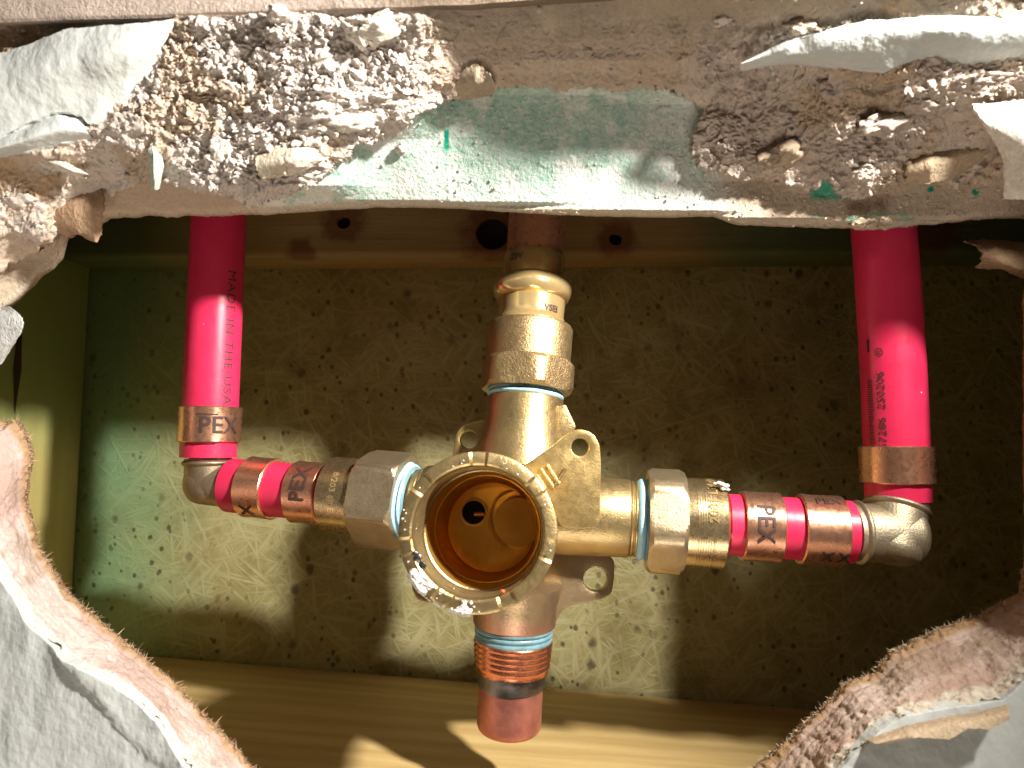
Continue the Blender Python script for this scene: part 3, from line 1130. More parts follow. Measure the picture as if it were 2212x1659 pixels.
patch('paint_flap', [
    [(1606, 134, 125), (1690, 92, 121), (1760, 72, 119), (1870, 45, 117.5), (2000, 34, 117), (2120, 36, 117), (2420, 50, 117)],
    [(1602, 138, 125), (1700, 108, 121.5), (1800, 88, 119.5), (1900, 72, 118.5), (2000, 66, 118), (2120, 70, 118), (2420, 80, 118)],
    [(1604, 145, 126), (1700, 128, 123), (1800, 118, 121.5), (1900, 108, 121), (2000, 98, 120.5), (2120, 106, 120.5), (2420, 115, 120.5)],
    [(1612, 147, 127), (1690, 131, 125), (1800, 140, 124.5), (1915, 152, 124.5), (1965, 128, 123), (2030, 112, 122.5), (2080, 140, 124), (2140, 134, 124), (2420, 150, 124)],
], M['paint'], wall, 180, 60, .45, 1.0, 540, 'bright lifted flap of painted skin at upper right', ragged=4)
patch('torn_paper', [
    [(2100, 225, 125), (2212, 215, 124), (2420, 220, 124)],
    [(2130, 270, 125), (2212, 280, 123.5), (2420, 300, 123)],
    [(2165, 330, 128), (2230, 360, 126), (2420, 400, 125)],
    [(2176, 425, 134), (2240, 432, 131), (2420, 470, 130)],
], M['paper'], wall, 70, 60, .5, .6, 560, 'white torn paper hanging at the right edge', (.80, .76, .68))
patch('torn_paper', [
    [(120, 420, 141), (160, 415, 141), (215, 395, 141)],
    [(112, 460, 141), (160, 455, 140), (222, 440, 140)],
    [(120, 498, 143), (170, 500, 142), (218, 480, 142)],
    [(128, 506, 145), (150, 512, 144), (165, 504, 144), (207, 524, 144), (216, 505, 144)],
], M['paper'], wall, 50, 60, .5, .5, 580, 'brown torn paper tongue at the upper left corner', (.46, .31, .20))
patch('torn_paper', [
    [(2085, 522, 160), (2130, 514, 160), (2260, 530, 160)],
    [(2110, 535, 156), (2150, 535, 155), (2260, 560, 155)],
    [(2120, 560, 156), (2160, 570, 155), (2260, 600, 155)],
    [(2105, 578, 160), (2170, 580, 159), (2260, 620, 159)],
], M['paper'], wall, 60, 50, 1.6, .6, 600, 'brown torn paper at the upper right corner', (.46, .31, .19), 8)
patch('torn_paper', [
    [(-60, 668, 149), (0, 664, 148), (16, 660, 147)],
    [(-60, 700, 146), (0, 690, 145), (44, 684, 145)],
    [(-60, 740, 147), (0, 735, 146), (40, 722, 146)],
    [(-60, 810, 150), (0, 785, 149), (12, 765, 149)],
], M['paper'], wall, 60, 60, .4, .5, 620, 'pale grey scrap of torn paper at the left edge', (.66, .68, .68), 6)
patch('torn_paper', [
    [(1875, 1600, 130), (1960, 1570, 129), (2060, 1548, 128.5), (2120, 1540, 128.5), (2178, 1525, 128)],
    [(1890, 1606, 127), (1970, 1582, 126), (2060, 1562, 125.5), (2130, 1550, 125.5), (2182, 1540, 125)],
    [(1920, 1606, 127), (1980, 1594, 125), (2050, 1598, 124.5), (2090, 1572, 124.5), (2140, 1576, 124.5), (2180, 1556, 125)],
], M['paper'], wall, 100, 40, .3, .6, 640, 'curled tan paper strip at lower right', (.62, .48, .33), 4)
patch('torn_paper', [
    [(1145 + 380, 0, 0)] * 2, [(0, 0, 0)] * 2] if False else [
    [(1000, 152, 131), (1030, 138, 130), (1062, 165, 131)],
    [(985, 190, 134), (1025, 180, 132), (1068, 190, 134)],
    [(990, 214, 138), (1030, 210, 137), (1062, 205, 138)],
], M['paper'], wall, 40, 40, .6, .6, 660, 'small greyish paper scrap over the green board', (.46, .38, .28), 7)
patch('torn_paper', [
    [(322, 318, 130), (330, 316, 130), (345, 330, 131)],
    [(321, 350, 131), (332, 350, 130), (352, 352, 133)],
    [(326, 404, 134), (334, 410, 133), (342, 404, 135)],
], M['paper'], wall, 24, 40, .3, .5, 680, 'little pale green paper sliver at upper left', (.62, .70, .60), 3)
patch('paper_shard', [
    [(560, 330, 134), (600, 318, 133), (652, 300, 134)],
    [(555, 355, 132), (610, 345, 131), (662, 330, 132)],
    [(565, 385, 134), (615, 372, 133), (640, 350, 134)],
], M['paper'], wall, 40, 40, .5, .8, 700, 'cream folded gypsum shard at upper left', (.72, .64, .50), 8)
patch('paper_shard', [
    [(1965, 330, 143), (2010, 312, 141), (2080, 300, 140), (2150, 300, 140)],
    [(1960, 360, 140), (2010, 350, 138), (2080, 335, 138), (2150, 320, 138)],
    [(1962, 392, 142), (2010, 396, 141), (2060, 385, 142), (2130, 345, 143)],
], M['paper'], wall, 60, 50, .5, .9, 720, 'smooth tan gypsum shard under the right flap', (.50, .39, .27), 4)
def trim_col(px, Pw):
    a, b = np.array([.52, .43, .375]), np.array([.25, .195, .145])  # turns tan rightward; dimmer light there is also put into the colour
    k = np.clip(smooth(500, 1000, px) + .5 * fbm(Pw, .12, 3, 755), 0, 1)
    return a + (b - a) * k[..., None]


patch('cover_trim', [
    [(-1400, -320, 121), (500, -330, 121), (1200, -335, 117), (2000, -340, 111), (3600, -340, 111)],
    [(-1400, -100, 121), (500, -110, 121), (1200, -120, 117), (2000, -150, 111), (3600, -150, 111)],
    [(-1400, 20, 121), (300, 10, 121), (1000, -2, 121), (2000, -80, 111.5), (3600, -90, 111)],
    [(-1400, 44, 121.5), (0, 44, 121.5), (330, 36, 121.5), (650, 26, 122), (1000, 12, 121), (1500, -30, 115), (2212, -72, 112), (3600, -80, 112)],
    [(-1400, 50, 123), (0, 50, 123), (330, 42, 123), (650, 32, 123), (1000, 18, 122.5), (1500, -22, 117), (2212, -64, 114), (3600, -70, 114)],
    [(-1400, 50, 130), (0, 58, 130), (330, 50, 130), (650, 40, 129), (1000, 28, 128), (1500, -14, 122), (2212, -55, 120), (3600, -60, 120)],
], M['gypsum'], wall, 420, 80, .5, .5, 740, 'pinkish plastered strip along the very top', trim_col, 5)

# wall above and around, well outside the hole
def slab(x0, x1, z0, z1, y, lab):
    o = box('painted_face', x0, x1, y, y + 12, z0, z1, M['paint'], 0, wall)
    o['label'] = lab
    return o


slab(-420, 420, 97, 420, 109.5, 'painted wall above the hole')
slab(-420, -190, -330, 96, 133, 'painted wall left of the hole')
slab(230, 420, -330, 96, 134, 'painted wall right of the hole')

# ------------------------------------------------------------------ crumbs, chunks and paper fuzz
def rock(r, seed, flat=.75, sub=2):
    bm = bmesh.new()
    bmesh.ops.create_icosphere(bm, subdivisions=sub, radius=1)
    v = np.array([x.co[:] for x in bm.verts])
    f = [tuple(x.index for x in fc.verts) for fc in bm.faces]
    bm.free()
    d = 1 + .38 * fbm(v + seed * 3.1, 1.1, 3, seed) + .18 * fbm(v + seed, 3.0, 2, seed + 1)
    v = v * d[:, None] * np.array([1, 1, flat]) * r
    return v, f


ROCKS = [rock(1, 900 + k) for k in range(8)]


def rot_rand():
    q = rng.normal(size=4)
    q /= np.linalg.norm(q)
    w, x, y, z = q
    return np.array([[1 - 2 * (y * y + z * z), 2 * (x * y - z * w), 2 * (x * z + y * w)],
                     [2 * (x * y + z * w), 1 - 2 * (x * x + z * z), 2 * (y * z - x * w)],
                     [2 * (x * z - y * w), 2 * (y * z + x * w), 1 - 2 * (x * x + y * y)]])


Pflat = P2.reshape(-1, 3)
wt = (lip_t * (.10 + 1.0 * left_gyp + .45 * right_gyp) * ((PX > -60) & (PX < 2270) & (PY > 0))).reshape(-1)
wt = wt / wt.sum()
sel = rng.choice(len(Pflat), 1500, p=wt)
vs, fs, cs = [], [], []
off = 0
Cf = C.reshape(-1, 3)
Nf = N.reshape(-1, 3)
for i in sel:
    v, f = ROCKS[rng.integers(8)]
    r = .14 + .50 * rng.random() ** 4
    vv_ = v @ rot_rand().T * r + Pflat[i] + Nf[i] * r * .3
    vs.append(vv_)
    fs += [(a + off, b + off, c + off) for a, b, c in f]
    off += len(v)
    cc = Cf[i] * .5 + np.array([.76, .69, .62]) * .5
    cs.append(np.repeat(cc[None], len(v), 0))
sb = (board * (dust_k > .5) * ((PX > 560) & (PX < 2200)) * (PY > 200)).reshape(-1)
sb = sb / sb.sum()
for i in rng.choice(len(Pflat), 420, p=sb):
    v, f = ROCKS[rng.integers(8)]
    r = .10 + .28 * rng.random() ** 3
    vs.append(v @ rot_rand().T * r + Pflat[i] + Nf[i] * r * .4)
    fs += [(a + off, b + off, c + off) for a, b, c in f]
    off += len(v)
    cs.append(np.repeat(np.array([[.72, .68, .62]]), len(v), 0))
me = mesh_np('plaster_crumbs', np.concatenate(vs), np.array(fs))
paint(me, np.concatenate(cs))
cr = new_obj('plaster_crumbs', me, M['gypsum'], wall, 180)
cr['kind'] = 'stuff'


def chunk(px, py, d, r, flat, seed, col, label=None, sx=1.0, rot=0.0):
    v, f = rock(r, seed, flat, 4)
    v = v + .34 * r * facets(v / r, 1.1, seed + 40)[:, None] * (v / r) + .10 * r * facets(v / r, 3.0, seed + 60)[:, None] * (v / r)
    v = v * np.array([sx, .8, 1])
    c, s = math.cos(rot), math.sin(rot)
    v = v @ np.array([[c, 0, s], [0, 1, 0], [-s, 0, c]])
    v = v + np.array(W(px, py, d)[:])
    me = mesh_np('plaster_chunk', v, np.array(f))
    paint(me, np.array(col) * (1 + .12 * fbm(v, .6, 3, seed)[:, None]))
    o = new_obj('plaster_chunk', me, M['gypsum'], wall, 180)
    if label:
        o['label'] = label
    return o


for a in ((812, 62, 123, 3.0, .6, 1, (.78, .72, .64), None, 1.3, .3), (770, 78, 124, 2.4, .5, 2, (.78, .72, .64), None, 1.2, -.5),
          (540, 160, 127, 2.2, .8, 3, (.78, .72, .64), None, .6, .2), (640, 355, 134, 3.4, .5, 4, (.76, .68, .58), None, 1.5, .3),
          (755, 270, 133, 3.2, .5, 6, (.80, .74, .66), None, 1.6, .1),
          (480, 330, 134, 2.8, .7, 7, (.78, .72, .64), None, 1.1, .7), (868, 322, 144, 1.3, .8, 8, (.74, .68, .62), None, 1, 0),
          (1880, 486, 148, 1.3, .8, 9, (.58, .46, .34), None, 1, 0), (1912, 482, 148, 1.2, .8, 10, (.58, .46, .34), None, 1, 0),
          (1858, 484, 148, 1.5, .7, 11, (.56, .44, .32), None, 1.3, 0), (1905, 268, 134, 3.0, .6, 12, (.54, .46, .40), None, 1.7, .3),  # right-hand chunks get darker colours in place of weaker light
          (1795, 195, 131, 2.2, .7, 13, (.54, .46, .40), None, 1.3, -.3), (1700, 330, 143, 3.4, .6, 14, (.54, .42, .31), None, 1.4, .5),
          (1990, 230, 131, 2.2, .6, 15, (.54, .46, .40), None, 1.5, -.2), (2170, 170, 126, 2.6, .45, 16, (.56, .49, .43), None, 2.0, .1),
          (1560, 40, 122, 1.8, .7, 17, (.74, .66, .58), None, 1.3, 0), (90, 345, 132, 3.4, .4, 18, (.76, .70, .60), None, 2.2, -.3),
          (40, 430, 137, 2.6, .7, 19, (.74, .66, .58), None, 1.2, 0), (600, 28, 120, 1.8, .7, 20, (.76, .68, .60), None, 1.2, 0),
          (700, 120, 126, 2.0, .6, 21, (.78, .70, .62), None, 1.2, .5), (1730, 60, 121, 1.6, .7, 22, (.6, .5, .4), None, 1.4, 0)):
    chunk(*a)


def fuzz(name, pts, dirs, cols, n, ln, parent):
    vs, fs, cs = [], [], []
    for j in range(n):
        i = rng.integers(len(pts))
        p = pts[i] + rng.normal(size=3) * .25
        d = dirs[i] + rng.normal(size=3) * .75
        d /= np.linalg.norm(d)
        l = ln * (.25 + rng.random() ** 2 * 1.1)
        s = np.cross(d, rng.normal(size=3))
        s = s / np.linalg.norm(s) * (.05 + .07 * rng.random())
        bend = rng.normal(size=3) * l * .25
        o = len(vs)
        vs += [p - s, p + s, p + d * l * .55 + bend * .5 + s * .7, p + d * l * .55 + bend * .5 - s * .7, p + d * l + bend]
        fs += [(o, o + 1, o + 2), (o, o + 2, o + 3), (o + 3, o + 2, o + 4)]
        c = cols[i] * (.85 + .35 * rng.random())
        cs += [c] * 5
    me = mesh_np(name, np.array(vs), np.array(fs))
    paint(me, np.array(cs))
    o = new_obj(name, me, M['paper'], parent)
    o['kind'] = 'stuff'
    return o


def lip_dirs(L):
    g = np.gradient(L, axis=0)
    nrm = np.stack([g[:, 1], -g[:, 0]], -1)
    nrm /= np.linalg.norm(nrm, axis=1, keepdims=True) + 1e-9
    return np.stack([nrm[:, 0], np.full(len(L), -.35), -nrm[:, 1]], -1)


m1 = (LL[:, 0] > -30) & (LL[:, 0] < 700)
fuzz('paper_fuzz', LLw[m1], lip_dirs(LL)[m1], np.repeat([[.60, .43, .28]], m1.sum(), 0), 3600, 1.5, wall)
m2 = (RL[:, 0] > 1500) & (RL[:, 0] < 2240) & (RL[:, 1] > 1200)
fuzz('paper_fuzz', RLw[m2], lip_dirs(RL)[m2], np.repeat([[.66, .54, .40]], m2.sum(), 0), 4200, 1.05, wall)
mm = (xs > -40) & (xs < 2260)
fuzz('paper_fuzz', P2[mm, 1], np.repeat([[0, -.3, -1.0]], mm.sum(), 0), np.repeat([[.58, .48, .36]], mm.sum(), 0), 900, .8, wall)
bmask = (np.abs(board - .5) < .45) & (PX > 540) & (PX < 2100)
bp = P2[bmask]
fuzz('paper_fuzz', bp, np.repeat([[0, -.6, -.6]], len(bp), 0), np.repeat([[.60, .48, .36]], len(bp), 0), 1300, .7, wall)

# ------------------------------------------------------------------ writing that wraps round a pipe
def text_on(name, txt, size, A, B, radius, ang, t0, mat, parent, along=True, flip=False, lift=.05, bold=.0, spacing=1.0, xs_=1.0):
    """lettering on a cylinder from A to B. ang: where round the pipe (0 faces the viewer, + to the frame's y).
    along: the line of text runs along the axis from t0, otherwise round the pipe"""
    cu = bpy.data.curves.new('t', 'FONT')
    cu.body = txt
    cu.size = size
    cu.offset = bold
    cu.space_character = spacing
    cu.resolution_u = 2
    o = bpy.data.objects.new('t', cu)
    COL.objects.link(o)
    dg = bpy.context.evaluated_depsgraph_get()
    me = bpy.data.meshes.new_from_object(o.evaluated_get(dg))
    bpy.data.objects.remove(o)
    bm = bmesh.new()
    bm.from_mesh(me)
    ys = [v.co.y for v in bm.verts]
    xs2 = [v.co.x for v in bm.verts]
    if along:
        lo_, hi, nrm = min(ys), max(ys), (0, 1, 0)
    else:
        lo_, hi, nrm = min(xs2), max(xs2), (1, 0, 0)
    nc = max(3, int((hi - lo_) / .35))
    for k in range(1, nc):
        c = lo_ + (hi - lo_) * k / nc
        bmesh.ops.bisect_plane(bm, geom=bm.verts[:] + bm.edges[:] + bm.faces[:], plane_co=(c, c, 0), plane_no=nrm)
    A, B = Vector(A), Vector(B)
    x, y, z = frame(B - A)
    for v in bm.verts:
        u, w = v.co.x * xs_, v.co.y - size * .35
        if flip:
            u, w = -u, -w
        if along:
            t, a = t0 + u, ang - w / radius
        else:
            t, a = t0 + w, ang + u / radius
        p = A + z * t + (x * math.cos(a) + y * math.sin(a)) * (radius + lift)
        v.co = p * S
    bmesh.ops.recalc_face_normals(bm, faces=bm.faces)
    m2_ = bpy.data.meshes.new(name)
    bm.to_mesh(m2_)
    bm.free()
    return new_obj(name, m2_, mat, parent)


# ------------------------------------------------------------------ plumbing
PEX, PIN = 7.1, 5.0


def red_pipe(label, path, ends=(True, True), group=None):
    pts = resample([p[:] for p in path], 60)
    n = len(pts)
    pts = [Vector(p) for p in pts]
    o = tube(pts, [PEX] * n, 64, caps=False)
    # rounded cut ends with a visible wall
    outer_v, outer_f = o
    inner = tube(pts, [PIN] * n, 64, caps=False)
    v, f = join((outer_v, outer_f), (inner[0], [q[::-1] for q in inner[1]]))
    off_ = len(outer_v)
    for base in (0, (n - 1) * 64):
        for k in range(64):
            l = (k + 1) % 64
            f.append((base + k, base + l, off_ + base + l, off_ + base + k))
    ob = solid('red_pipe', (v, f), M['red'], None, 50)
    tag(ob, label, 'pipe', group)
    return ob


def crimp(label, A, B, r=8.05, wdt=9.0, mat=None):
    """copper band centred between A and B"""
    A, B = Vector(A), Vector(B)
    c = (A + B) / 2
    d = (B - A).normalized()
    a0 = c - d * wdt / 2
    prof = [(0, PEX + .1), (0, r - .25), (.25, r), (wdt * .3, r - .12), (wdt * .7, r - .12), (wdt - .25, r), (wdt, r - .25), (wdt, PEX + .1)]
    ph = random.random() * 6
    g = lathe(prof, a0, a0 + d * wdt, 72, rfun=lambda t, rr, a: rr + (.09 * math.sin(3 * a + ph) + .06 * math.sin(11 * a + t) if rr > PEX + .2 else 0))
    g = (g[0], g[1][:-2])
    root = thing('crimp_ring', label, 'crimp ring', group='copper crimp rings')
    solid('band', g, M['copper'], root, 35)
    return root, a0, a0 + d * wdt


def hexr(across):
    a = across / 2
    return lambda ang: a / math.cos(((ang + math.pi / 6) % (math.pi / 3)) - math.pi / 6)


def hexnut(A, B, across, corner, ln, phase=0, seg=96):
    hr_ = hexr(across)
    prof = [(0, corner * .93), (.35, corner), (1.0, corner * 1.2), (ln - 1.0, corner * 1.2), (ln - .35, corner), (ln, corner * .93)]
    lim = lambda t: corner * (.93 + .07 * min(1, t / .9)) if t < .9 else (corner * (.93 + .07 * min(1, (ln - t) / .9)) if t > ln - .9 else corner)
    return lathe(prof, A, B, seg, rfun=lambda t, r, a: min(hr_(a + phase), lim(t)))


# --- left side
La = W(520, 1050, 184)          # axis of the left arm, outer
Lb = W(905, 1085, 174)          # at the valve
LX = (Lb - La).normalized()


def on_left(px):
    px = VX + (px - VX) * .957
    t = (px - 520) / (905 - 520)
    y = 184 + (174 - 184) * t
    return W(px, 1050 + 35 * t, y)


# right arm
def on_right(px):
    px = VX + (px - VX) * .953
    t = (px - 1300) / (1870 - 1300)
    return W(px, 1116 + (1151 - 1116) * t, 169.5 + (163.5 - 169.5) * t)


# left riser
def left_riser(py):
    t = (py - 460) / (990 - 460)
    return W(473.5 - 23.5 * t, py, 184.5)


def right_riser(py):
    t = (py - 480) / (1080 - 480)
    return W(1907 + 33 * t + 4 * math.sin(math.pi * min(max(t, 0), 1)) , py, 166)


up_end_l = left_riser(460)
lr_axis = (left_riser(460) - left_riser(990)).normalized()
p_lr = red_pipe('red plastic riser printed with black lettering, left of the valve',
                [left_riser(988), left_riser(700), up_end_l, up_end_l + lr_axis * 30])
rr_axis = (right_riser(480) - right_riser(700)).normalized()
p_rr = red_pipe('thick red plastic riser with faint numbers, right of the valve',
                [right_riser(p) for p in (1081, 1000, 900, 800, 700, 600, 480)] + [right_riser(480) + rr_axis * 30])
p_ls = red_pipe('short red pipe between the dark left elbow and its brass adapter', [on_left(472), on_left(692)])
p_rs = red_pipe('short red pipe between the right brass adapter and pale elbow', [on_right(1592), on_right(1872)])

c1_, a_, b_ = crimp('copper crimp ring round the left riser just above the elbow', left_riser(955), left_riser(880), 8.0, 9.4)
text_on('lettering', 'PEX', 6.2, a_, b_, 8.0, .08, 4.6, M['ink_soft'], c1_, along=False, lift=.10, bold=.06)
for tt_ in (1.1, 8.3):
    text_on('lettering', '__', 5.2, a_, b_, 8.0, .02, tt_ + 1.3, M['ink_soft'], c1_, along=False, lift=.12)
c2_, a_, b_ = crimp('copper crimp ring nearest the dark left elbow on the short red pipe', on_left(510), on_left(570), 8.0, 7.6)
text_on('lettering', 'X', 4.6, a_, b_, 8.0, .75, 1.6, M['ink_soft'], c2_, along=True, lift=.10, bold=.12, xs_=1.2)
c3_, a_, b_ = crimp('copper crimp ring pressed against the left brass adapter', on_left(616), on_left(690), 8.0, 8.6)
text_on('lettering', 'PEX', 5.6, a_, b_, 8.0, .25, 4.2, M['ink_soft'], c3_, along=False, flip=True, lift=.10, bold=.08)
c4_, a_, b_ = crimp('copper crimp ring round the thick right riser above the pale elbow', right_riser(1042), right_riser(966), 8.1, 8.6)
text_on('lettering', 'F1807', 2.4, a_, b_, 8.1, .45, 4.6, M['ink_soft'], c4_, along=False, lift=.10)
text_on('lettering', '1/2 PEX', 2.0, a_, b_, 8.1, .5, 2.2, M['ink_soft'], c4_, along=False, lift=.10)
c5_, a_, b_ = crimp('copper crimp ring nearest the right brass adapter, printed black', on_right(1627), on_right(1704), 8.1, 8.6)
text_on('lettering', 'PEX', 5.4, a_, b_, 8.1, -.75, 4.2, M['ink_soft'], c5_, along=False, lift=.10, bold=.06)
for k in range(5):
    text_on('lettering', 'IIIIIIII', 1.2, a_, b_, 8.1, -.75 + .02 * k, 1.2 + 1.2 * k, M['ink_soft'], c5_, along=False, lift=.12) if k in (0, 4) else None
c6_, a_, b_ = crimp('copper crimp ring nearest the pale right elbow, plain bright face', on_right(1757), on_right(1845), 8.1, 9.4)
text_on('lettering', 'X X', 3.6, a_, b_, 8.1, .72, 3.4, M['ink_soft'], c6_, along=True, lift=.10, bold=.14)
text_on('lettering', 'PEX', 3.2, a_, b_, 8.1, -1.05, 2.6, M['ink_soft'], c6_, along=True, lift=.10)

# lettering on the red pipes
A_, B_ = left_riser(460), left_riser(990)
text_on('lettering', 'MADE IN THE USA', 3.5, A_, B_, PEX, -1.02, 17.0, M['ink_soft'], p_lr, along=True, lift=.04, spacing=1.12, xs_=1.14)
A_, B_ = right_riser(1000), right_riser(560)
text_on('lettering', '57286  250206    ®', 2.7, right_riser(985), right_riser(760), PEX, -.86, 1.5, M['ink_soft'], p_rr, along=True, lift=.10, xs_=1.1)
text_on('lettering', 'IIIIIIIIIIIMIIIIIIIIIIIIIIIIII', 2.2, right_riser(985), right_riser(760), PEX, -1.22, 1.0, M['ink_soft'], p_rr, along=True, lift=.10, xs_=.95)
text_on('lettering', '—', 2.6, right_riser(985), right_riser(760), PEX, -1.25, 24.5, M['ink'], p_rr, along=True, lift=.12, bold=.2)


for (pp, fn, lst) in ((p_rr, right_riser, ((1988, 848, .42), (1893, 968, .2), (1932, 986, .26), (1900, 962, .18), (1960, 700, .15), (1905, 880, .14))),
                      (p_lr, left_riser, ((440, 700, .14), (470, 820, .13), (415, 640, .15), (500, 770, .12)))):
    for k, (px, py, r) in enumerate(lst):
        v, f = rock(r, 60 + k, .7, 1)
        c_ = fn(py)
        d_ = c_.y - math.sqrt(max(PEX ** 2 - min(abs(W(px, py, c_.y - 5).x - c_.x), PEX * .98) ** 2, 0))
        solid('plaster_speck', ((v + np.array(W(px, py, d_)[:])).tolist(), f), M['white_dust'], pp, 180)

# --- elbows
def elbow(label, P0, C, P1, r, mat, collar, rad=4.2):
    """cast elbow from P0 through corner C to P1"""
    P0, C, P1 = Vector(P0), Vector(C), Vector(P1)
    d0, d1 = (P0 - C).normalized(), (P1 - C).normalized()
    root = thing('elbow_fitting', label, 'elbow', group='brass elbows')
    legs = []
    for (Q, d) in ((P0, d0), (P1, d1)):
        ln_ = (Q - C).length
        e_ = ln_ + r * .96
        legs.append(lathe([(0, r), (ln_ * .5, r), (e_ - rad, r)] + [(e_ - rad + rad * math.sin(k * math.pi / 16), r - rad * (1 - math.cos(k * math.pi / 16))) for k in range(1, 9)], Q, C, 56))
    solid('elbow_body', join(*legs), mat, root, 50)
    for (Q, d) in ((P0, d0), (P1, d1)):
        b0 = Q - d * collar
        solid('collar', lathe([(0, r)] + bead(0, r, 1.6, .7) + [(1.6, r)], b0, b0 + d * 3, 48, caps=False), mat, root, 40)
        solid('barb', lathe([(0, PIN - .2), (10, PIN - .2)], Q - d * 1, Q + d * 10, 32), mat, root, 40)
    return root


elbow('dark bronze elbow at the foot of the left riser', left_riser(990), W(449, 1042, 184.5), on_left(474), 5.9, M['elbow_dark'], 2.0, 4.6)
elbow('pale cast bronze elbow at the foot of the right riser', right_riser(1083), W(1928, 1152, 164), on_right(1871), 6.6, M['elbow_pale'], 2.6, 3.0)

# --- left adapter
root = thing('threaded_adapter', 'brass adapter with hex nut joining the left short pipe to the valve', 'adapter', group='threaded brass adapters')
A, B = on_left(697), on_left(775)
ln = (B - A).length
g = lathe([(-1.0, 5.2), (0, 8.9), (.3, 9.5), (ln * .5, 9.6), (ln + 1.5, 9.7), (ln + 1.5, 6)], A, B, 72)
sl_ = solid('sleeve', g, M['brass_turned'], root)
text_on('lettering', '8/203 @ E', 2.3, A, B, 9.55, -.70, ln * .5, M['brass_bright'], root, along=False, flip=False, lift=.12, bold=.05)
A, B = on_left(772), on_left(868)
ln = (B - A).length
solid('hex_nut', hexnut(A, B, 21.6, 12.3, ln, .22), M['nut_bronze'], root, 25)
A, B = on_left(862), on_left(882)
g = lathe([(0, 8.2)] + bead(0, 8.6, 1.4, .9) + bead(1.4, 8.5, 1.0, .7) + [(2.6, 8)], A, B, 64, rfun=lambda t, r, a: r + .22 * math.sin(3 * a + t) + .12 * math.sin(7 * a), caps=False)
solid('thread_sealant', g, M['blue'], root, 60)
A2 = on_left(880)
g = lathe([(0, 8)] + bead(0, 8.5, .7, .3) + [(.8, 8)], A2 - LX * .2, A2 + LX * 3, 48, caps=False)
solid('sealant_line', g, M['blue_dark'], root, 60)

# --- right adapter
root = thing('threaded_adapter', 'brass adapter with hex nut joining the valve to the right short pipe', 'adapter', group='threaded brass adapters')
A, B = on_right(1488), on_right(1582)
ln = (B - A).length
g = lathe([(-1.5, 6), (-1.5, 10.2), (ln * .25, 10.35)] + thread(ln * .25, ln * .7, 10.35, 10.35, .55, .025) + [(ln * .72, 10.35), (ln - .4, 10.4), (ln, 9.8), (ln + .2, 5.4), (ln + 2.2, 5.2)], A, B, 72)
solid('sleeve', g, M['brass_turned'], root)
text_on('lettering', '2081 LMdN', 3.0, A, B, 10.4, -.1, ln * .62, M['brass_bright'], root, along=False, flip=True, lift=.12, bold=.05)
A, B = on_right(1409), on_right(1492)
ln = (B - A).length
solid('hex_nut', hexnut(A, B, 22.6, 12.4, ln, .30), M['nut_bronze'], root, 25)
A, B = on_right(1386), on_right(1412)
g = lathe([(0, 8.8)] + bead(0, 9.0, 1.9, .7) + bead(1.9, 8.9, 1.3, .5) + [(3.2, 8.6)], A, B, 64, rfun=lambda t, r, a: r + .22 * math.sin(2 * a + 1 + t) + .12 * math.sin(6 * a), caps=False)
solid('thread_sealant', g, M['blue'], root, 60)
A, B = on_right(1404), on_right(1412)
solid('sealant_line', lathe([(0, 8.5), (.2, 9.5), (.9, 9.5), (1.1, 8.5)], A, B, 48, caps=False), M['blue_dark'], root, 60)
chk = on_right(1560)
for k, (px, py, r) in enumerate(((1560, 1046, .7), (1568, 1050, .9), (1553, 1043, .6), (1572, 1058, .5), (1545, 1044, .5), (1562, 1056, .6))):
    v, f = rock(r, 40 + k, .6)
    solid('plaster_speck', ((v + np.array(W(px, py, 160)[:])).tolist(), f), M['white_dust'], root, 60)


# --- top stack
def stack(py):
    py = VY + (py - VY) * .962
    t = (py - 500) / (1100 - 500)
    return W(1158 - 40 * t + 6 * t * (1 - t), py, 180.5 - 8.5 * t)


zt_pipe = stack(470)
root = thing('press_adapter', 'brass press adapter with a hex foot on top of the valve', 'adapter')
A, B = stack(842), stack(775)
ln = (B - A).length
solid('hex_nut', hexnut(A, B, 21.8, 12.0, ln, .26), M['brass_sand'], root, 25)
A, B = stack(782), stack(694)
ln = (B - A).length
solid('body', lathe([(0, 9), (0, 10.8), (ln * .5, 10.9), (ln - .9, 11.0), (ln - .2, 10.6), (ln, 10.0), (ln + .2, 8.6)], A, B, 72), M['brass_sand'], root, 40)
A, B = stack(696), stack(640)
ln = (B - A).length
g = lathe([(-1, 8.0), (-.3, 9.2), (.5, 9.3), (1.6, 8.8), (2.2, 8.55)] + [(ln * .5, 8.5), (ln, 8.7)], A, B, 72, caps=False)
solid('press_neck', g, M['brass_bright'], root, 40)
text_on('lettering', 'VSEI', 2.3, A, B, 8.6, .38, ln * .48, M['ink_soft'], root, along=False, lift=.10, bold=.05)
A, B = stack(642), stack(590)
ln = (B - A).length
solid('press_bead', lathe([(0, 8.7)] + [(ln * .05 + ln * .9 * k / 14, 8.7 + 1.75 * math.sin(math.pi * k / 14) ** .6) for k in range(15)] + [(ln, 8.2)], A, B, 72, caps=False, rfun=lambda t, r, a: r + (.18 * math.cos(6 * a) if 1 < t < ln - 1 else 0)), M['brass_bright'], root, 40)
A, B = stack(592), stack(540)
ln = (B - A).length
solid('press_sleeve', lathe([(0, 7.9), (ln * .3, 7.95), (ln - .3, 8.05), (ln, 7.9), (ln, 7.3)], A, B, 72, caps=False), M['brass_bright'], root, 40)
text_on('lettering', 'ZSV', 2.2, A, B, 8.0, -.85, ln * .62, M['ink_soft'], root, along=False, lift=.10, bold=.04)
A, B = stack(858), stack(838)
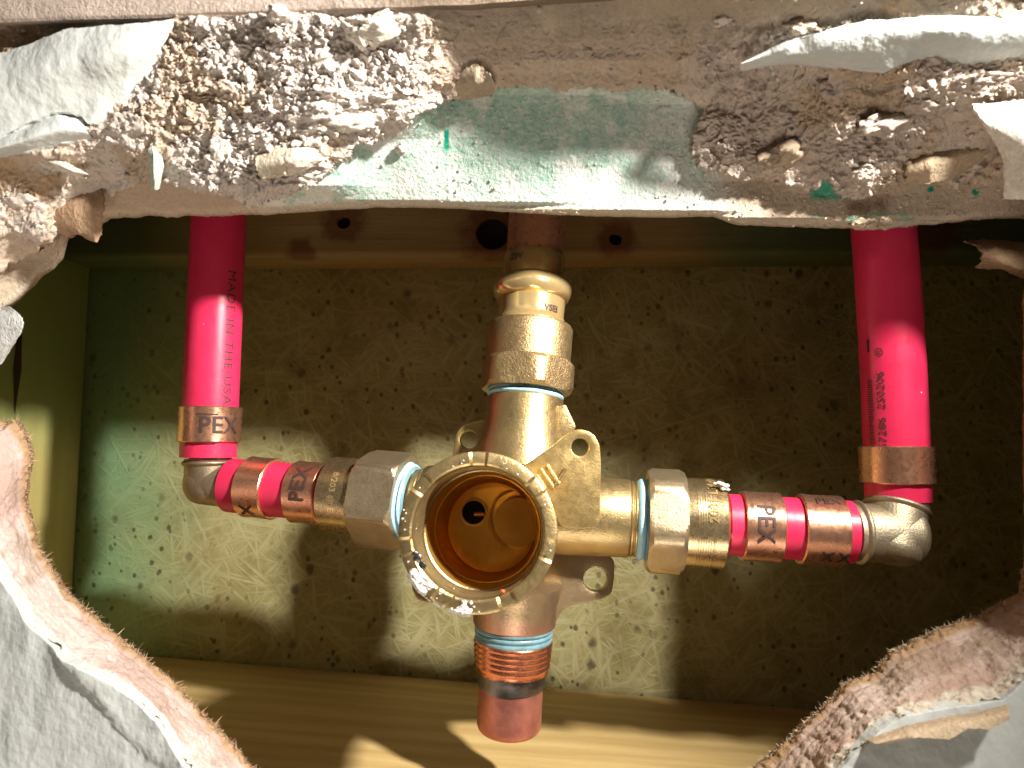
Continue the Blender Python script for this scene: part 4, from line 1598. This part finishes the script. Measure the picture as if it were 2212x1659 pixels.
g = lathe([(0, 8.6)] + bead(0, 9.2, 1.3, .6) + bead(1.3, 9.0, 1.2, .5) + [(2.6, 8.6)], A, B, 64, rfun=lambda t, r, a: r + .22 * math.sin(2 * a + 2 + t) + .1 * math.sin(7 * a), caps=False)
solid('thread_sealant', g, M['blue'], root, 60)
A, B = stack(846), stack(840)
solid('sealant_line', lathe([(-.2, 8.5), (.0, 9.4), (.5, 9.4), (.8, 8.5)], A, B, 48, caps=False), M['blue_dark'], root, 60)

A, B = stack(545), stack(460)
cpd = (B - A).normalized()
cpipe = solid('copper_pipe', lathe([(0, 6.6), (0, 7.45), (52, 7.45), (52, 6.6)], A, A + cpd * 50, 64, closed=True), M['copper_pipe'], None, 40)
tag(cpipe, 'copper pipe rising into the drilled hole of the header', 'pipe')

# --- bottom stub
def stub(py):
    py = VY + (py - VY) * .953
    t = (py - 1320) / (1610 - 1320)
    return W(1112 - 15 * t, py, 168 + 1.5 * t)


root = thing('capped_stub', 'capped copper stub with red thread hanging below the valve', 'pipe')
A, B = stub(1366), stub(1402)
ln = (B - A).length
solid('sealed_groove', lathe([(-.4, 7.5), (-.4, 9.2)] + bead(-.2, 9.1, 1.2, .25) + bead(1.1, 8.9, 1.2, .3) + bead(2.4, 8.9, ln - 2.4, .2) + [(ln, 8)], A, B, 72, caps=False), M['blue_dark'], root, 40)
A2, B2 = stub(1372), stub(1392)
g = lathe([(0, 8.6)] + bead(0, 9.0, .8, .35) + bead(.9, 9.0, .8, .3) + [(2, 8.6)], A2, B2, 64, caps=False, rfun=lambda t, r, a: r + .34 * math.sin(a + 5.8) - .36)
solid('thread_sealant', g, M['blue'], root, 60)
A, B = stub(1396), stub(1472)
ln = (B - A).length
solid('thread', lathe([(0, 7.5), (.1, 9.1)] + thread(.3, ln - .6, 9.35, 8.9, 1.25, .34) + [(ln - .3, 8.6), (ln, 7.6)], A, B, 80), M['copper_thread'], root, 40)
A, B = stub(1470), stub(1506)
ln = (B - A).length
solid('solder_joint', lathe([(0, 7.0), (0, 8.1), (ln * .4, 8.05), (ln * .6, 7.9), (ln, 7.75), (ln, 7)], A, B, 72, rfun=lambda t, r, a: r + .12 * math.sin(3 * a + t * 2)), M['solder'], root, 50)
A, B = stub(1500), stub(1608)
ln = (B - A).length
prof = [(0, 7.0), (.3, 7.62), (ln * .5, 7.6), (ln - 1.8, 7.6)] + [(ln - 1.8 + 1.8 * math.sin(k * math.pi / 16), 7.6 - 1.8 * (1 - math.cos(k * math.pi / 16))) for k in range(1, 9)] + [(ln + .1, 2)]
solid('end_cap', lathe(prof, A, B, 72, rfun=lambda t, r, a: r + .06 * math.sin(2 * a + 1)), M['copper_pink'], root, 40)

# --- valve body
M['outlet_skin'] = metal('brass_to_copper_skin', (.60, .45, .26), (.46, .33, .19), .36, .00008, 1800, .5, 140, None, .85, (W(1110, 1310, 168).z * S, W(1110, 1350, 168).z * S, (.58, .33, .24)))
M['brass_ear'] = metal('cast_brass_ear', (.62, .46, .20), (.50, .36, .15), .36, .00006, 1900, .5, 110, (.40, .31, .19), .88)
valve = thing('shower_valve', 'open brass shower valve body with four ears in the middle', 'valve')
R1 = W(1031, 1148, 136)          # rim centre
R0 = W(1062, 1138, 171)          # bore floor centre
ax = (R0 - R1).normalized()
RO, RI = 15.5, 12.35


def lug(t, r, a):
    """rim with raised lugs"""
    if t > 1.0:
        return t
    k = (a * 7 / (2 * math.pi) + .18) % 1
    up_ = 1.0 if .16 < k < .90 else 0
    e = min(abs(k - .16), abs(k - .90), 1)
    return t - (.5 if up_ else 0.0)


prof = [(9.0, RO - 1.5), (6.5, RO - 1.2), (3.4, RO - .2), (.9, RO), (.25, RO - .15), (0, RO - .7), (0, RI + .8), (.3, RI + .4)]
prof += [(t, r) for t, r in [(1.2, RI + .35)]]
for k in range(9):
    prof += [(1.5 + k * 1.0, RI + .28), (1.5 + k * 1.0 + .5, RI)]
prof += [(11.0, RI), (11.2, RI + .2), (12.5, RI + .2), (12.8, RI - .3)]
g = lathe(prof, R1, R0, 144, caps=False, tfun=lug)
solid('threaded_rim', g, M['brass_cast'], valve, 32)
# outer barrel
g = lathe([(8.0, RO - 1.75), (14, RO - 1.9), (20, RO - 2.2), (30, RO - 1.6), (40, RO - 2.0), (47, RO - 5), (49, 6)], R1, R0, 96, caps=False)
solid('barrel', g, M['brass_cast'], valve, 40)
# bore and floor
floor_t = 37.0
g = lathe([(12.6, RI - .3), (22, RI - .5), (22.1, RI - .7), (33, RI - 1.0), (35.5, RI - 1.7), (floor_t, RI - 4), (floor_t, .05)], R1, R0, 96, caps=False)
bore = solid('bore', g, M['brass_bore'], valve, 35)
fx, fy, fz = frame(ax, (0, 0, 1))
fx = Vector((0, 0, 1)) - ax * ax.z
fx.normalize()
fr = ax.cross(fx)
if fr.x < 0:
    fr = -fr
fc = R1 + ax * floor_t
# port in the floor and a cylinder wall of the mixing chamber
pc = fc + fr * -4.6 + fx * 3.4
g = lathe([(0, 3.5), (.0, 2.9), (5, 2.8), (5, .05)], pc - ax * .35, pc + ax * 5, 40, caps=False)
solid('port_rim', g, M['brass_bore'], valve, 30)
solid('port_shade_disc', lathe([(0, 2.85), (.1, .02)], pc - ax * .42, pc + ax * 2, 40), M['hole_shade'], valve, 30)  # dark disc over the opening, its inner shade painted in
g = tube([pc + fr * .2 - fx * .4 - ax * .55, pc + fr * 2.6 - fx * .4 - ax * .55], [.55, .55], 12)
solid('port_bridge', g, M['brass_bore'], valve, 40)
arc = []
for k in range(33):
    a = math.radians(95 + 150 * k / 32)
    arc.append(fc + fr * (5.6 + 6.2 * math.cos(a)) + fx * (1.5 + 7.2 * math.sin(a)) - ax * (.9 + 1.2 * k / 32))
solid('seat_ridge', tube(arc, [.28] * 33, 10), M['brass_bore'], valve, 50)
g = lathe([(0, 6.0), (0, 5.4), (3, 5.2)], fc + fr * 6.2 + fx * 1.0 - ax * 3.0, fc + fr * 6.2 + fx * 1.0 + ax * 3, 48, caps=False)
solid('valve_seat', lathe([(0, 5.8), (3.2, 6.1)], fc + fr * 6.4 + fx * 1.2 - ax * 2.2, fc + fr * 6.4 + fx * 1.2 + ax * 2, 48), M['brass_bore'], valve, 30)

# arms
core_c = W(1118, 1100, 174)
A, B = core_c + (on_left(905) - core_c) * .86, on_left(878)
ln = (B - A).length
g = lathe([(0, 9.6), (ln * .45, 9.2), (ln * .62, 8.3)] + thread(ln * .64, ln - .4, 8.3, 8.2, 1.0, .3) + [(ln, 7.6)], A, B, 72)
solid('left_inlet', g, M['brass_cast'], valve, 35)
A, B = on_right(1206), on_right(1392)
ln = (B - A).length
g = lathe([(0, 9.6), (ln * .45, 9.3), (ln * .86, 9.2), (ln * .88, 9.0)] + thread(ln * .88, ln - .2, 9.0, 8.9, 1.0, .3) + [(ln, 8)], A, B, 72)
solid('right_inlet', g, M['brass_cast'], valve, 35)
A, B = stack(1014), stack(856)
ln = (B - A).length
g = lathe([(0, 11.5), (ln * .3, 10.9), (ln * .45, 10.1), (ln * .7, 9.75), (ln - .4, 9.6), (ln, 9.2), (ln, 7)], A, B, 72)
solid('top_outlet', g, M['brass_cast'], valve, 40)
A, B = stub(1272), stub(1367)
ln = (B - A).length
g = lathe([(0, 11.0), (ln * .3, 10.5), (ln * .5, 9.9), (ln - .5, 9.75), (ln, 9.4), (ln, 7)], A, B, 72)
solid('bottom_outlet', g, M['outlet_skin'], valve, 40)


def web(name, pts, d0, d1, mat, parent, hole=None, bev=.5, seg=28):
    """flat cast plate traced at depth d0 with thickness to d1, optional round holes (px,py,r px)"""
    bm = bmesh.new()
    loops = []
    p = resample(list(pts) + [pts[0]], 90)[:-1]
    sm = p.copy()
    for _ in range(2):
        sm = (np.roll(sm, 1, 0) + sm * 2 + np.roll(sm, -1, 0)) / 4
    ring = [W(x, y, d0) for x, y in sm]
    loops.append(ring)
    for (hx, hy, hr2) in (hole or []):
        c = W(hx, hy, d0)
        rr = hr2 * d0 / F
        loops.append([c + Vector((math.cos(2 * math.pi * k / seg) * rr, 0, math.sin(2 * math.pi * k / seg) * rr)) for k in range(seg)])
    es = []
    for lp in loops:
        vv2 = [bm.verts.new(q * S) for q in lp]
        es += [bm.edges.new((vv2[k], vv2[(k + 1) % len(vv2)])) for k in range(len(vv2))]
    bmesh.ops.triangle_fill(bm, edges=es, use_beauty=True, use_dissolve=False)
    r = bmesh.ops.extrude_face_region(bm, geom=bm.faces[:])
    bmesh.ops.translate(bm, vec=(0, (d1 - d0) * S, 0), verts=[v for v in r['geom'] if isinstance(v, bmesh.types.BMVert)])
    bmesh.ops.recalc_face_normals(bm, faces=bm.faces)
    if bev:
        be = [e for e in bm.edges if len(e.link_faces) == 2 and e.calc_face_angle(0) > 1.0]
        bmesh.ops.bevel(bm, geom=be, offset=bev * S, segments=2, affect='EDGES', profile=.6)
    me = bpy.data.meshes.new(name)
    bm.to_mesh(me)
    bm.free()
    return new_obj(name, me, mat, parent, 35)


e = web('ear', [(1120, 1015), (1150, 994), (1190, 966), (1228, 934), (1252, 925), (1280, 934), (1296, 958), (1299, 1000), (1298, 1080), (1295, 1142), (1250, 1143), (1212, 1140), (1190, 1100), (1150, 1060)], 156, 159.5, M['brass_ear'], valve, [(1254, 966, 19)])
e['label'] = 'large upper right ear with a drilled hole'
e = web('ear', [(1062, 1030), (1010, 1020), (975, 1000), (981, 960), (985, 935), (1000, 918), (1022, 911), (1050, 905), (1062, 940)], 178, 181, M['brass_ear'], valve, [(1013, 950, 19)])
e['label'] = 'small upper left ear behind the rim'
e = web('ear', [(1150, 1200), (1215, 1190), (1290, 1196), (1328, 1208), (1327, 1250), (1322, 1284), (1300, 1296), (1250, 1306), (1216, 1316), (1203, 1340), (1192, 1362), (1160, 1340), (1130, 1280)], 171, 174, M['outlet_skin'], valve, [(1286, 1252, 25)])
e['label'] = 'lower right ear with a wide hole'
e = web('ear', [(980, 1210), (905, 1215), (889, 1240), (889, 1272), (900, 1296), (925, 1306), (960, 1296), (1010, 1280)], 166, 169.5, M['brass_ear'], valve, [(914, 1268, 17)])
e['label'] = 'lower left ear mostly hidden by the rim'
# casting marks and ribs
web('gusset', [(1190, 880), (1222, 872), (1246, 922), (1230, 950), (1180, 992), (1150, 990)], 170, 176, M['brass_cast'], valve, None, .8)
for (p, q) in (((1168, 1012), (1196, 1052)), ((1182, 1004), (1208, 1044)), ((1196, 1052), (1222, 1012)), ((1160, 1026), (1178, 1054))):
    solid('casting_ridge', tube([W(p[0], p[1], 155.6), W(q[0], q[1], 155.6)], [.38, .38], 10), M['brass_ear'], valve, 60)
# plaster smears and specks on the rim
na, nr = 110, 34
aa = np.radians(np.linspace(-66, 4, na))[:, None] + np.zeros((1, nr))
rr_ = np.linspace(RI + .5, RO + .5, nr)[None, :] + np.zeros((na, 1))
base = np.array(R1[:]) + np.array(fr[:]) * (np.sin(aa) * rr_)[..., None] - np.array(fx[:]) * (np.cos(aa) * rr_)[..., None]
hh = fbm(base, .42, 4, 811, .6) * 1.3 + .18 - 1.6 * np.abs(np.linspace(-1, 1, na))[:, None] ** 4 + .25 * np.linspace(-1, 1, nr)[None, :]
hh = hh + .25 * facets(base, 1.1, 821)
over = np.clip((rr_ - (RO - .3)) / .8, 0, 1)
pos = base - np.array(ax[:]) * (np.maximum(hh, -.3) * .85 + .62 - over * 1.2)[..., None]
ii = np.arange(na * nr).reshape(na, nr)
qd = np.stack([ii[:-1, :-1], ii[1:, :-1], ii[1:, 1:], ii[:-1, 1:]], -1).reshape(-1, 4)
keep = (hh[:-1, :-1] > -.06).reshape(-1)
new_obj('plaster_smear', mesh_np('plaster_smear', pos.reshape(-1, 3), qd[keep]), M['white_dust'], valve, 180)
for k, (px, py, r) in enumerate(((902, 1206, 1.1), (912, 1222, .9), (897, 1197, .7))):
    v, f = rock(r, 95 + k, .8, 3)
    solid('lead_smear', ((v * np.array([.8, .25, 1.1]) + np.array(W(px, py, 135.5)[:])).tolist(), f), M['solder'], valve, 180)
for k in range(46):
    a = random.uniform(0, 2 * math.pi)
    t = random.choice((0, 0, 3, 6, 9))
    rr = RI + .2 if t else random.uniform(RI + .8, RO - .6)
    p = R1 + (fr * math.cos(a) + fx * math.sin(a)) * rr + ax * (t - (1.1 if not t else 0))
    v, f = rock(random.uniform(.10, .28), 500 + k, .8, 1)
    solid('plaster_speck', ((v + np.array(p[:])).tolist(), f), M['white_dust'], valve, 180)
v, f = rock(.5, 77, .6)
solid('orange_fleck', ((v + np.array((R1 + fr * 5.0 - fx * 11.0 - ax * .2)[:])).tolist(), f), plain('orange_fleck', (.85, .12, .02), .5), valve, 180)
